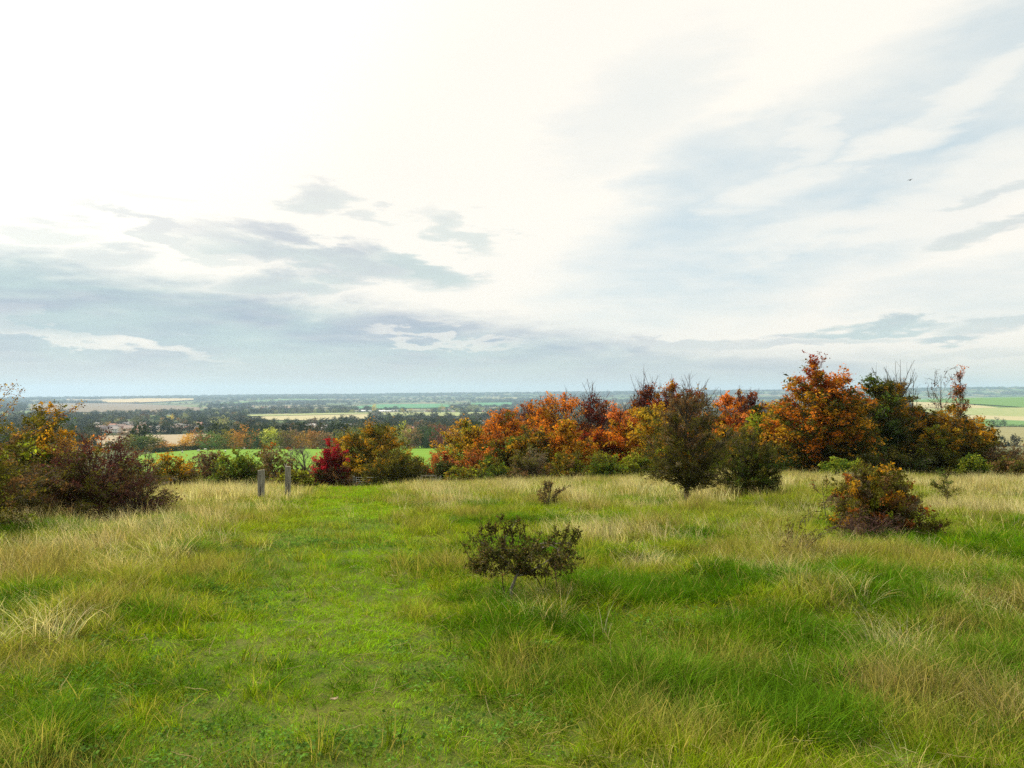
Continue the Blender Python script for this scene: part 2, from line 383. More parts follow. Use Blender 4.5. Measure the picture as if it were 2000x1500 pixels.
field('green_field', 'teal', [(920, 788, 794), (1000, 787, 793)], 500)
field('pale_field', 'pale', [(740, 807, 813), (860, 806.5, 814), (960, 806, 813)], 500)
field('brown_field', 'plough', [(60, 791, 806), (140, 789, 806), (250, 789, 807), (330, 793, 805), (390, 797, 803)], 500)
field('gold_field', 'gold', [(200, 784, 788), (270, 780, 788), (320, 780, 786), (378, 780, 783)], 500, lift=1.5)
field('brown_field', 'stubble', [(130, 780.5, 783.5), (240, 780, 784)], 500, lift=1.2)
field('green_field', 'green', [(430, 788, 791), (560, 779.5, 783), (620, 781, 783)], 500)
field('pale_field', 'rough', [(930, 778, 781), (1010, 777, 781)], 500)
field('green_field', 'green', [(1780, 781, 786), (1850, 779, 788), (1930, 777.5, 792), (2000, 776.5, 797), (2080, 776, 800)], 500, lift=1.2)
field('brown_field', 'straw', [(1780, 784, 800), (1850, 787, 799), (1930, 795, 798), (1950, 797.5, 798)], 500)
field('pale_field', 'pale', [(1790, 799, 806), (1900, 798.5, 812), (2000, 797, 815), (2080, 797, 815)], 500)
field('stubble_field', 'straw', [(1850, 812, 818), (1920, 812.5, 821), (2000, 815, 823), (2080, 816, 824)], 500)
field('rough_field', 'rough', [(1900, 834, 870), (2000, 835, 872), (2080, 836, 872)], 200)
field('green_field', 'green', [(1905, 819, 833), (2000, 823, 834), (2080, 824, 835)], 300, lift=1.0)

# ------------------------------------------------------------------ trees and shrubs
def srgb(r, g_, b): return np.array([(c / 255 / 12.92 if c / 255 <= .04045 else ((c / 255 + .055) / 1.055) ** 2.4) for c in (r, g_, b)])
# leaf colours (linear albedo)
CC = {'olive': (0.085, 0.080, 0.012), 'dkolive': (0.050, 0.055, 0.012), 'green': (0.065, 0.105, 0.014), 'dkgreen': (0.030, 0.050, 0.012), 'lime': (0.17, 0.20, 0.018),
      'yellow': (0.34, 0.24, 0.018), 'gold': (0.30, 0.165, 0.013), 'orange': (0.36, 0.12, 0.012), 'bright': (0.50, 0.17, 0.018), 'salmon': (0.46, 0.15, 0.045), 'rust': (0.20, 0.062, 0.013),
      'red': (0.19, 0.032, 0.013), 'dkred': (0.085, 0.020, 0.015), 'crimson': (0.30, 0.014, 0.028), 'plum': (0.060, 0.022, 0.022), 'brown': (0.12, 0.07, 0.030), 'grey': (0.14, 0.115, 0.070), 'straw': (0.36, 0.28, 0.12)}
for _k in CC: CC[_k] = tuple(v * 1.38 for v in CC[_k])
PROF = {'round': lambda t: np.sqrt(np.clip(1 - (2 * t - 1) ** 2, 0, 1)) * 0.97 + 0.03,
        'dome': lambda t: np.sqrt(np.clip(1 - t ** 2.2, 0, 1)),
        'cone': lambda t: np.clip(1 - t, 0, 1) ** 0.65 * sst(t, -0.08, 0.22),
        'egg': lambda t: np.clip(np.sin(np.pi * np.clip(t, 0, 1) ** 0.72), 0, 1) ** 0.7 * 0.97 + 0.03,
        'vase': lambda t: (0.35 + 0.65 * t) * sst(1 - t, 0, 0.3),
        'spire': lambda t: (1 - t) ** 0.9 * sst(t, -0.05, 0.1)}
def leaf_quads(rs, C, size, col, flat=0.3, asp=0.62, droop=None):
    n = len(C)
    a = rs.uniform(0, 2 * np.pi, n); tilt = rs.normal(0, 1, n) * (1 - flat) * 0.9
    L = np.stack([np.cos(a) * np.cos(tilt), np.sin(a) * np.cos(tilt), np.sin(tilt) - flat * 0.25], -1)
    N = rs.normal(0, 1, (n, 3)) * (1 - flat) + np.array([0, 0, 1.0]) * (0.25 + flat)
    S = np.cross(N, L); S /= np.linalg.norm(S, axis=1, keepdims=True) + 1e-9
    N2 = np.cross(L, S)
    s = size[:, None]
    p0 = C - L * s * 0.5; p2 = C + L * s * 0.5
    p1 = C + S * s * asp * 0.5 + N2 * s * 0.08; p3 = C - S * s * asp * 0.5 + N2 * s * 0.08
    V = np.stack([p0, p1, p2, p3], 1).reshape(-1, 3)
    return V, np.arange(n * 4).reshape(n, 4), np.repeat(col, 4, 0)
def pick_cols(rs, pal, h):
    """pal: (colour name, preferred height 0..1 or None, spread, weight)"""
    P = np.array([CC[p[0]] for p in pal]); w = np.zeros((len(h), len(pal)))
    for j, p in enumerate(pal):
        w[:, j] = p[3] if p[1] is None else p[3] * np.exp(-((h - p[1]) / p[2]) ** 2)
    w = w + 1e-4; c = np.cumsum(w / w.sum(1, keepdims=True), 1)
    k = (rs.random(len(h))[:, None] > c).sum(1).clip(0, len(pal) - 1)
    return P[k]
def bez(P0, P1, P2, k):
    t = np.linspace(0, 1, k)[None, :, None]
    return P0[:, None] * (1 - t) ** 2 + 2 * P1[:, None] * t * (1 - t) + P2[:, None] * t * t
def plant_geo(seed, H=6., Wd=5., base=0.15, shape='egg', limbs=40, subs=6, twigs=4, lpt=6, leaf=0.08, flat=0.3, pal=None, trunk=0.12, stems=1,
              lean=(0, 0), bare=0, barelen=0.25, clump=0.5, lob=0.28, up=0.35, twigr=0.006, sublen=0.16, inner=0.35, depth=None, patch=None, topgap=0.0, jitter=1.0, tilt=0.0, sprays=None):
    rs = np.random.default_rng(seed); Dd = depth or Wd
    b = base * H
    # envelope with lobes
    ph = rs.uniform(0, 6.28, 6); 
    def env(az, t):
        l = 1 + lob * (0.6 * np.sin(2 * az + ph[0] + 3 * t) + 0.5 * np.sin(3 * az + ph[1] - 5 * t) + 0.45 * np.sin(5 * az + ph[2] + 9 * t) + 0.3 * np.sin(7 * az + ph[3] + 14 * t))
        return PROF[shape](t) * l
    # tips
    t = rs.random(limbs * 3) ** 0.9; w = PROF[shape](t); keep = rs.random(limbs * 3) < w + 0.12; t = t[keep][:limbs]; nL = len(t)
    az = rs.uniform(0, 2 * np.pi, nL); u = inner + (1 - inner) * np.sqrt(rs.random(nL))
    r = env(az, t) * u
    tip = np.stack([np.cos(az) * r * Wd / 2 + lean[0] * t, np.sin(az) * r * Dd / 2 + lean[1] * t, b + t * (H - b)], -1)
    tip[:, 2] *= 1 + rs.normal(0, 0.03, nL) ; 
    hr = np.hypot(tip[:, 0], tip[:, 1])
    if stems == 1:
        zo = np.clip(tip[:, 2] - hr * (0.45 + up) - 0.05 * H, b * 0.75 + 0.02 * H, H * 0.86)
        tx = lean[0] * (zo / H); ty = lean[1] * (zo / H)
        P0 = np.stack([tx, ty, zo], -1)
        nt = 9; zt = np.linspace(-0.15, H * 0.93, nt)
        T = np.stack([lean[0] * np.clip(zt / H, 0, 1) + np.cumsum(rs.normal(0, .012, nt)) * H * .25 * (zt > 0), lean[1] * np.clip(zt / H, 0, 1) + np.cumsum(rs.normal(0, .012, nt)) * H * .25, zt], -1)[None]
        Tr = (trunk * (1 - 0.88 * np.clip(zt / (H * .93), 0, 1) ** 0.8) * (1 + 0.35 * np.exp(-np.clip(zt, 0, 9) / 0.15)))[None]
        P0[:, 0] = np.interp(zo, zt, T[0, :, 0]); P0[:, 1] = np.interp(zo, zt, T[0, :, 1])
    else:
        k = rs.integers(0, stems, nL); sx = rs.normal(0, Wd * 0.06, stems); sy = rs.normal(0, Dd * 0.06, stems)
        P0 = np.stack([sx[k], sy[k], np.full(nL, -0.08)], -1); T = None; zo = np.zeros(nL)
    mid = P0 + (tip - P0) * np.array([0.42, 0.42, 0.62 if stems > 1 else 0.5]); mid[:, 2] += (tip[:, 2] - zo) * 0.12 + (hr * 0.14 * up)
    mid += rs.normal(0, 0.05 * Wd * 0.5, mid.shape)
    LB = bez(P0, mid, tip, 7); L = np.linalg.norm(tip - P0, axis=1)
    lr = trunk * (0.32 if stems == 1 else 0.45) * np.clip(L / (0.6 * H), 0.3, 1)[:, None] * np.linspace(1, 0.18, 7)[None] ** 1.0
    # sub-branches
    sc = sublen * max(Wd, H * 0.7)
    ti = np.linspace(0.32, 1.0, subs)[None] + rs.uniform(-.07, .07, (nL, subs)); ti = ti.clip(0.25, 1)
    fi = ti * 6; i0 = np.clip(fi.astype(int), 0, 5); fr = (fi - i0)[..., None]
    idx = np.arange(nL)[:, None]; S0 = LB[idx, i0] * (1 - fr) + LB[idx, i0 + 1] * fr
    tg = LB[idx, i0 + 1] - LB[idx, i0]; tg /= np.linalg.norm(tg, axis=2, keepdims=True) + 1e-9
    out = S0.copy(); out[..., 2] = (S0[..., 2] - (b + (H - b) * 0.4)) * 0.5; out /= np.linalg.norm(out, axis=2, keepdims=True) + 1e-9
    rd = rs.normal(0, 1, S0.shape); rd[..., 2] *= (1 - flat) * 0.9
    dr = tg * 0.75 + out * 0.45 + rd * 0.62; dr[..., 2] += 0.22 * up; dr /= np.linalg.norm(dr, axis=2, keepdims=True)
    sl_ = sc * rs.uniform(0.5, 1.15, (nL, subs, 1)) * (1.1 - 0.35 * ti[..., None])
    S2 = S0 + dr * sl_; S1 = S0 + dr * sl_ * 0.5 + np.array([0, 0, 1.]) * sl_ * 0.08 * (1 if flat < .6 else 1.2)
    nS = nL * subs; S0f, S1f, S2f = S0.reshape(nS, 3), S1.reshape(nS, 3), S2.reshape(nS, 3)
    SB = bez(S0f, S1f, S2f, 4); sr = np.linspace(1, .35, 4)[None] * twigr * 2.2 * np.ones((nS, 1))
    # twigs
    sub_len = sl_.reshape(nS)
    tt = rs.uniform(0.15, 1.0, (nS, twigs)); fi = tt * 3; i0 = np.clip(fi.astype(int), 0, 2); fr = (fi - i0)[..., None]; idx = np.arange(nS)[:, None]
    T0 = SB[idx, i0] * (1 - fr) + SB[idx, i0 + 1] * fr
    d0 = (S2f - S0f); d0 /= np.linalg.norm(d0, axis=1, keepdims=True) + 1e-9
    rd = rs.normal(0, 1, T0.shape); rd[..., 2] *= (1 - flat)
    d1 = d0[:, None] * 0.8 + rd * 0.75; d1[..., 2] += 0.12 * up; d1 /= np.linalg.norm(d1, axis=2, keepdims=True)
    tl = sub_len[:, None, None] * rs.uniform(0.35, 0.8, (nS, twigs, 1))
    T2 = T0 + d1 * tl; T1 = T0 + d1 * tl * .5 + rs.normal(0, .04, T0.shape) * tl
    nT = nS * twigs; TB = bez(T0.reshape(nT, 3), T1.reshape(nT, 3), T2.reshape(nT, 3), 3)
    # leaves
    m_ = nT * lpt; tj = rs.uniform(0.1, 1.05, (nT, lpt, 1))
    A, Bm, Cc = TB[:, 0][:, None], TB[:, 1][:, None], TB[:, 2][:, None]
    C = A * (1 - tj) ** 2 + 2 * Bm * tj * (1 - tj) + Cc * tj * tj
    C = C + rs.normal(0, 1, C.shape) * leaf * 0.75 * jitter * np.array([1, 1, 1 - 0.6 * flat])
    C = C.reshape(-1, 3)
    hs = np.clip((S2f[:, 2] - b) / (H - b), 0, 1); cs = pick_cols(rs, pal, hs)
    # colour by limb clumps too
    cl = pick_cols(rs, pal, np.clip((tip[:, 2] - b) / (H - b), 0, 1)); useL = rs.random(nL) < clump
    cs = np.where(np.repeat(useL, subs)[:, None], np.repeat(cl, subs, 0), cs)
    if patch is not None:      # (dx, dz, radius, colour): a patch of other leaves
        for (qx, qz, qr, qc) in patch:
            k = ((S2f[:, 0] - qx) ** 2 + (S2f[:, 2] - qz) ** 2 < qr ** 2) & (rs.random(nS) < .85); cs[k] = CC[qc]
    cs = cs * (1 + rs.normal(0, .13, (nS, 1))); lc = np.repeat(cs, twigs * lpt, 0); n = len(C)
    lc = lc * np.clip(1 + rs.normal(0, .20, (n, 1)), .45, 1.8) * (1 + rs.normal(0, .06, (n, 3))); lc = np.clip(lc, .004, .8)
    drop = rs.random(nS) < topgap * np.clip((hs - .45) / .4, 0, 1)
    kp = ~np.repeat(drop, twigs * lpt) & (C[:, 2] > 0.02 + leaf * .5)
    C = C[kp]; lc = lc[kp]
    Ls = leaf * np.exp(rs.normal(-.05, .33, len(C)))
    LV, LF, LC = leaf_quads(rs, C, Ls, lc, flat)
    # wood
    wood = []; 
    if T is not None: wood.append(tubes(T, Tr, 8))
    wood.append(tubes(LB, lr, 4 if leaf > .06 else 5))
    fs = np.ones(nT, bool) if leaf < .06 else rs.random(nT) < .4
    if leaf < .06: fs = rs.random(nT) < .8
    T2p = TB[fs][:, [0, 2]]; S3 = SB[:, [0, 2, 3]] if leaf < .06 else SB[:, [0, 3]]; s3 = sr[:, [0, 2, 3]] if leaf < .06 else sr[:, [0, 3]]
    fine = [tubes(S3, s3, 3), tubes(T2p, np.ones((len(T2p), 2)) * twigr * np.array([.95, .4]), 3)]
    if bare:
        k = rs.integers(0, nL, bare); wgt = tip[:, 2]; k = np.argsort(-wgt)[rs.integers(0, max(3, int(nL * .3)), bare)]
        B0 = tip[k] - np.array([0, 0, .1 * H]); ln = barelen * H * rs.uniform(.35, 1, (bare, 1))
        dd = rs.normal(0, .36, (bare, 3)); dd[:, 2] = 1; dd /= np.linalg.norm(dd, axis=1, keepdims=True)
        B2 = B0 + dd * ln; B1 = B0 + dd * ln * .5 + rs.normal(0, .05, B0.shape) * ln
        BB = bez(B0, B1, B2, 6); fine.append(tubes(BB, np.linspace(1, .3, 6)[None] * twigr * 2.3 * np.ones((bare, 1)), 3))
        s6 = 6; q = rs.integers(1, 5, (bare, s6)); Q0 = BB[np.arange(bare)[:, None], q].reshape(-1, 3)
        e = rs.normal(0, .5, (bare * s6, 3)); e[:, 2] = np.abs(e[:, 2]) + .6; e /= np.linalg.norm(e, axis=1, keepdims=True)
        Q2 = Q0 + e * np.repeat(ln, s6, 0) * rs.uniform(.12, .38, (bare * s6, 1)); fine.append(tubes(bez(Q0, (Q0 + Q2) / 2 + rs.normal(0, .02, Q0.shape), Q2, 3), np.ones((len(Q0), 3)) * twigr * .8 * np.array([1, .7, .35]), 3))
    return (LV, LF, LC), wood, fine
def join(parts):
    V = []; Fq = []; n = 0
    for v, f in parts: V.append(v); Fq.append(f + n); n += len(v)
    return np.vstack(V), np.vstack(Fq)
NPL = [0]
def plant(name, label, cat, px, top, d, wpx, basepx=None, twigmat=None, group=None, sink=0.03, x=None, **kw):
    """px: column of the photograph under which it stands, d metres ahead; top: row its tip reaches; wpx: width in the photograph"""
    NPL[0] += 1; seed = kw.pop('seed', 100 + NPL[0])
    X = at_d(px, d) if x is None else x; z = float(H0(X, d)) - sink
    dx, dy, dz = ray(px, top); Hh = EYE + dz * (d / dy) - z; Wd = wpx / F * d
    (LV, LF, LC), wood, fine = plant_geo(seed, H=Hh, Wd=Wd, **kw)
    t = thing(name, label, cat, (X, d, z), 0, group=group)
    V, Q = join(wood); obj('trunk' if kw.get('stems', 1) == 1 else 'stems', mk_mesh('wood', V, [Q], [M_BARK], smooth=True), t)
    V, Q = join(fine); obj('twigs', mk_mesh('twigs', V, [Q], [twigmat or M_TWIG]), t)
    if len(LV): obj('crown' if 'tree' in name or 'sapling' in name else 'foliage', mk_mesh('leaves', LV, [LF], [M_LEAF], {'col': LC}), t)
    return t
def P(*a): return [(c, h, s, w) for c, h, s, w in a]

# --- left edge
plant('hawthorn_shrub', 'yellow-green shrub at the left edge with leafy shoots arching up against the sky', 'shrub', -75, 790, 14, 260, shape='dome', limbs=70, subs=7, twigs=5, lpt=9,
      leaf=0.05, base=0.02, stems=6, trunk=0.05, pal=P(('olive', None, 1, 1), ('lime', .3, .4, .35), ('yellow', .6, .4, .08), ('brown', .6, .5, .3), ('gold', 1, .3, .25)), bare=0, sublen=.17, twigr=.003, up=.5)
def shoots():
    """three long arching leafy shoots above the left shrub"""
    t = [o for o in COL.objects if o.name == 'hawthorn_shrub'][0]
    rs = np.random.default_rng(5); P0 = []; P2 = []; P1 = []
    for (a, b), (c, d_), (e, f) in (((-80, 880), (-20, 800), (33, 748)), ((-70, 870), (10, 820), (45, 759)), ((60, 850), (120, 815), (165, 785)), ((-90, 880), (-50, 790), (10, 752))):
        for lst, (px, py) in ((P0, (a, b)), (P1, (c, d_)), (P2, (e, f))):
            dx, dy, dz = ray(px, py); s = 13.6 / dy; lst.append((dx * s - t.location.x, 13.6 - t.location.y, EYE + dz * s - t.location.z))
    B = bez(np.array(P0), np.array(P1), np.array(P2), 12)
    V, Q = tubes(B, np.linspace(1, .25, 12)[None] * .009 * np.ones((4, 1)), 4)
    tt = rs.random((4, 260)); k = tt * 11; i = k.astype(int).clip(0, 10); fr = (k - i)[..., None]; r_ = np.arange(4)[:, None]
    C = (B[r_, i] * (1 - fr) + B[r_, i + 1] * fr).reshape(-1, 3) + rs.normal(0, .035, (4 * 260, 3))
    col = np.array([CC['gold'], CC['rust'], CC['yellow'], CC['brown']])[rs.integers(0, 4, len(C))] * rs.uniform(.6, 1.3, (len(C), 1))
    LV, LF, LC = leaf_quads(rs, C, rs.uniform(.02, .045, len(C)), col, .2)
    obj('shoot', mk_mesh('shoots', V, [Q], [M_TWIG]), t); obj('shoot_leaves', mk_mesh('shoot_leaves', LV, [LF], [M_LEAF], {'col': LC}), t)
shoots()
plant('field_maple_shrub', 'tall olive shrub with orange leaves on its right side, behind the dark bramble thicket', 'shrub', 80, 798, 20.5, 215, shape='dome', limbs=95, subs=7, twigs=5, lpt=10,
      leaf=0.06, base=0.02, stems=6, trunk=0.07, sublen=.15, twigr=.004, bare=24, barelen=.14, pal=P(('olive', None, 1, 1), ('green', .3, .4, .5), ('gold', .8, .3, .25), ('rust', .9, .2, .15)),
      patch=[(0.9, 2.1, .3, 'gold'), (1.25, 1.8, .35, 'orange'), (0.6, 1.95, .4, 'gold')])
plant('bramble_thicket', 'dark purple-brown twiggy thicket left of the mown path', 'shrub', 185, 866, 18, 275, shape='dome', limbs=130, subs=7, twigs=6, lpt=6, leaf=0.045, base=0.01, stems=12, trunk=0.045,
      sublen=.13, twigr=.0045, bare=30, barelen=.18, twigmat=M_TWIGR, lob=.15, pal=P(('plum', .8, .5, 1), ('dkolive', .3, .4, 1), ('brown', None, 1, .5), ('dkred', .9, .3, .12), ('olive', .3, .5, 1.1)))
plant('bramble_thicket', 'low dark brown end of the thicket, nearest the pale grass left of the posts', 'shrub', 265, 935, 17.6, 120, shape='dome', limbs=50, subs=6, twigs=6, lpt=4, leaf=0.032, base=0.01, stems=8, trunk=0.035,
      sublen=.16, twigr=.004, twigmat=M_TWIGR, pal=P(('plum', .6, .5, .7), ('dkolive', .3, .4, .8), ('brown', None, 1, .6)))
plant('bramble_thicket', 'olive and brown leafy low growth at the left edge below the yellow-green shrub', 'shrub', 25, 900, 16.3, 190, shape='dome', limbs=60, subs=6, twigs=6, lpt=6, leaf=0.035, base=0.01, stems=8, trunk=0.035,
      sublen=.16, twigr=.004, pal=P(('olive', .8, .5, 1), ('dkolive', .3, .4, .8), ('brown', None, 1, .5), ('gold', .9, .2, .2)))
plant('hawthorn_shrub', 'grey-olive half bare shrub just behind the right end of the thicket', 'shrub', 282, 872, 30, 90, shape='dome', limbs=40, subs=6, twigs=5, lpt=5, leaf=0.045, base=0.02, stems=5, trunk=0.05, sublen=.16, twigr=.006,
      twigmat=M_TWIGG, bare=16, barelen=.15, pal=P(('grey', None, 1, .7), ('olive', None, 1, .7), ('brown', .2, .4, .5)))
# --- hedge below the sheep pasture (d 42..60)
hedge = [
 ('hawthorn_shrub', 'yellow-olive shrub at the left end of the hedge below the sheep', 335, 898, 44, 90, P(('olive', .4, .5, 1), ('gold', .8, .4, .7), ('brown', .1, .3, .5)), None),
 ('hawthorn_shrub', 'grey-brown rounded shrub between yellow and green ones in the hedge', 405, 892, 47, 80, P(('brown', None, 1, 1), ('grey', .8, .4, .7), ('olive', .3, .4, .3)), M_TWIGG),
 ('hawthorn_shrub', 'bright green upright shrub left of the two grey posts', 462, 890, 42, 85, P(('green', None, 1, 1), ('olive', .6, .5, .8), ('lime', .8, .3, .5), ('dkgreen', .1, .3, .6)), None),
 ('hawthorn_shrub', 'brown and olive shrub right behind the left grey post', 530, 882, 50, 110, P(('olive', .5, .5, 1), ('brown', None, 1, .8), ('grey', .9, .2, .5), ('rust', .9, .2, .15)), M_TWIGG),
 ('hawthorn_shrub', 'low yellow-green shrub at the foot of the right grey post', 575, 926, 40, 60, P(('olive', None, 1, 1), ('lime', .8, .4, .5), ('dkgreen', .1, .3, .8)), None),
 ('hawthorn_shrub', 'dusky brown shrub behind the bare grey tree', 640, 905, 60, 90, P(('brown', None, 1, 1), ('dkolive', None, 1, 1)), M_TWIG),
 ('blackthorn_shrub', 'dark low shrub under the crimson one beside the wire fence post', 655, 918, 66, 110, P(('dkgreen', None, 1, 1), ('dkolive', None, 1, 1), ('plum', .9, .3, .3)), None),
 ('blackthorn_shrub', 'dark green low shrub closing the gap behind the metal gate', 720, 912, 68, 120, P(('dkgreen', None, 1, 1), ('dkolive', None, 1, 1)), None),
 ('hawthorn_shrub', 'olive leafy shrub behind the wooden fence right of the gate', 815, 900, 66, 70, P(('olive', None, 1, 1), ('dkgreen', .1, .4, .8), ('lime', .9, .3, .3)), None),
 ('cherry_shrub', 'salmon-pink leaved shrub above the dark hollow right of the fence', 862, 884, 66, 80, P(('salmon', .8, .4, .6), ('rust', .6, .5, 1), ('dkred', .3, .4, .5)), None),
 ('blackthorn_shrub', 'almost black green shrub in the hollow below the salmon-pink leaves', 868, 905, 63, 55, P(('dkgreen', None, 1, 1), ('dkolive', None, 1, .7)), None),
 ('hawthorn_shrub', 'yellow-green dome-shaped bush at the edge of the grass right of the fence', 905, 915, 55, 75, P(('lime', .8, .4, .6), ('olive', None, 1, 1), ('gold', .8, .3, .4)), None),
 ('hawthorn_shrub', 'green bush second along the copse edge from the fence', 965, 905, 57, 85, P(('green', None, 1, .8), ('olive', None, 1, 1), ('lime', .8, .3, .3)), None),
 ('dogwood_shrub', 'dull orange-brown shrub behind the green bushes at the left end of the copse', 935, 876, 63, 80, P(('rust', .7, .5, 1), ('salmon', .8, .3, .5), ('brown', .3, .4, .8), ('gold', .5, .3, .3)), None),
 ('elder_shrub', 'grey bare-twigged shrub in the middle front of the copse edge', 1035, 880, 56, 95, P(('grey', None, 1, .9), ('olive', None, 1, 1), ('brown', .3, .4, .6)), M_TWIGG),
 ('hawthorn_shrub', 'olive shrub with a scatter of yellow leaves left of the lime bushes', 1110, 885, 55, 90, P(('olive', None, 1, 1), ('lime', .6, .4, .3), ('gold', .5, .4, .4), ('brown', .2, .4, .4)), None),
 ('hawthorn_shrub', 'round lime green bush in front of the dark red trees', 1180, 887, 52, 80, P(('green', .3, .5, 1), ('lime', .7, .4, .8), ('olive', None, 1, .5)), None),
 ('hawthorn_shrub', 'lime green spreading bush left of the lone hawthorn trunk', 1245, 893, 51, 90, P(('lime', .7, .4, .8), ('green', .3, .4, .8), ('olive', None, 1, .7)), None),
 ('hawthorn_shrub', 'small bright green shrub at the foot of the big beech', 1640, 905, 44, 75, P(('green', None, 1, 1), ('lime', .7, .4, .7)), None),
 ('hawthorn_shrub', 'dark low shrub under the right half of the big beech', 1690, 893, 47, 80, P(('dkolive', None, 1, 1), ('plum', .8, .3, .4)), None),
 ('hawthorn_shrub', 'lime low bush standing out below the golden trees on the right', 1900, 893, 46, 60, P(('lime', None, 1, .7), ('green', None, 1, 1)), None),
 ('hawthorn_shrub', 'olive bush at the foot of the dark green tree', 1780, 868, 52, 130, P(('dkolive', None, 1, 1), ('olive', .8, .4, .9), ('dkgreen', .1, .4, .6)), None),
 ('blackthorn_shrub', 'brown-grey twiggy shrub between the golden trees and the right edge', 1960, 878, 52, 110, P(('brown', None, 1, 1), ('olive', .2, .4, .8), ('grey', .8, .4, .6)), M_TWIGG),
 ('cherry_shrub', 'rust tinged shrub at the right edge of the view', 2035, 860, 56, 110, P(('rust', .9, .3, .8), ('brown', None, 1, 1), ('olive', .3, .4, .7)), M_TWIGG),
 ('blackthorn_shrub', 'dark olive low bush along the grass edge near the right margin', 1985, 900, 46, 120, P(('dkolive', None, 1, 1), ('olive', .8, .3, .8), ('brown', None, 1, .5)), None),
]
for nm, lb, px, tp, d, w, pal, tm in hedge:
    if px < 620: tp -= 5; w *= 1.25
    plant(nm, lb, 'shrub', px, tp, d, w, shape='dome', limbs=66, subs=6, twigs=4, lpt=5, leaf=0.12, base=0.01, stems=5, trunk=.05, sublen=.17, twigr=.008, pal=pal, twigmat=tm, lob=.22, bare=8, barelen=.10)
plant('bare_tree', 'leafless grey tree with crooked limbs beside the crimson shrub', 'tree', 605, 876, 50, 90, shape='round', limbs=16, subs=6, twigs=6, lpt=0, leaf=.05, base=.25, trunk=.13, twigr=.008, twigmat=M_TWIGG, sublen=.2,
      pal=P(('grey', None, 1, 1)), lean=(-.5, 0), bare=14, barelen=.2, lob=.4)
plant('spindle_shrub', 'crimson red shrub left of the golden maple by the gate', 'shrub', 645, 862, 60, 66, shape='egg', limbs=80, subs=6, twigs=5, lpt=8, leaf=.10, base=.05, stems=5, trunk=.05, sublen=.15, twigr=.008, twigmat=M_TWIGR,
      pal=P(('crimson', .8, .6, 1), ('dkred', .2, .5, 1)), bare=20, barelen=.1, lob=.3)
plant('spindle_shrub', 'smaller crimson shrub top showing between the first one and the golden maple', 'shrub', 675, 862, 66, 45, shape='egg', limbs=30, subs=5, twigs=5, lpt=6, leaf=.07, base=.05, stems=4, trunk=.04, sublen=.15, twigr=.008, twigmat=M_TWIGR,
      pal=P(('crimson', None, 1, 1), ('red', .8, .3, .3)), bare=8, barelen=.1)
plant('field_maple_tree', 'golden leaved maple behind the metal gate', 'tree', 725, 842, 66, 165, shape='round', limbs=100, subs=7, twigs=4, lpt=8, leaf=.17, base=.05, trunk=.14, twigr=.01, sublen=.14, inner=.45, pal=P(('gold', .5, .6, 1), ('olive', None, 1, .8), ('yellow', .4, .4, .5), ('dkolive', .5, .5, .5)), lob=.2)
plant('hawthorn_tree', 'olive green hawthorn bush covering the middle of the gate', 'tree', 775, 884, 54, 118, shape='dome', limbs=90, subs=6, twigs=5, lpt=8, leaf=.10, base=.02, stems=5, trunk=.07, twigr=.008, sublen=.15, pal=P(('olive', .7, .5, 1), ('dkolive', .3, .5, 1), ('gold', .8, .3, .3), ('dkgreen', .1, .3, .6)), lob=.18, bare=10, barelen=.08)

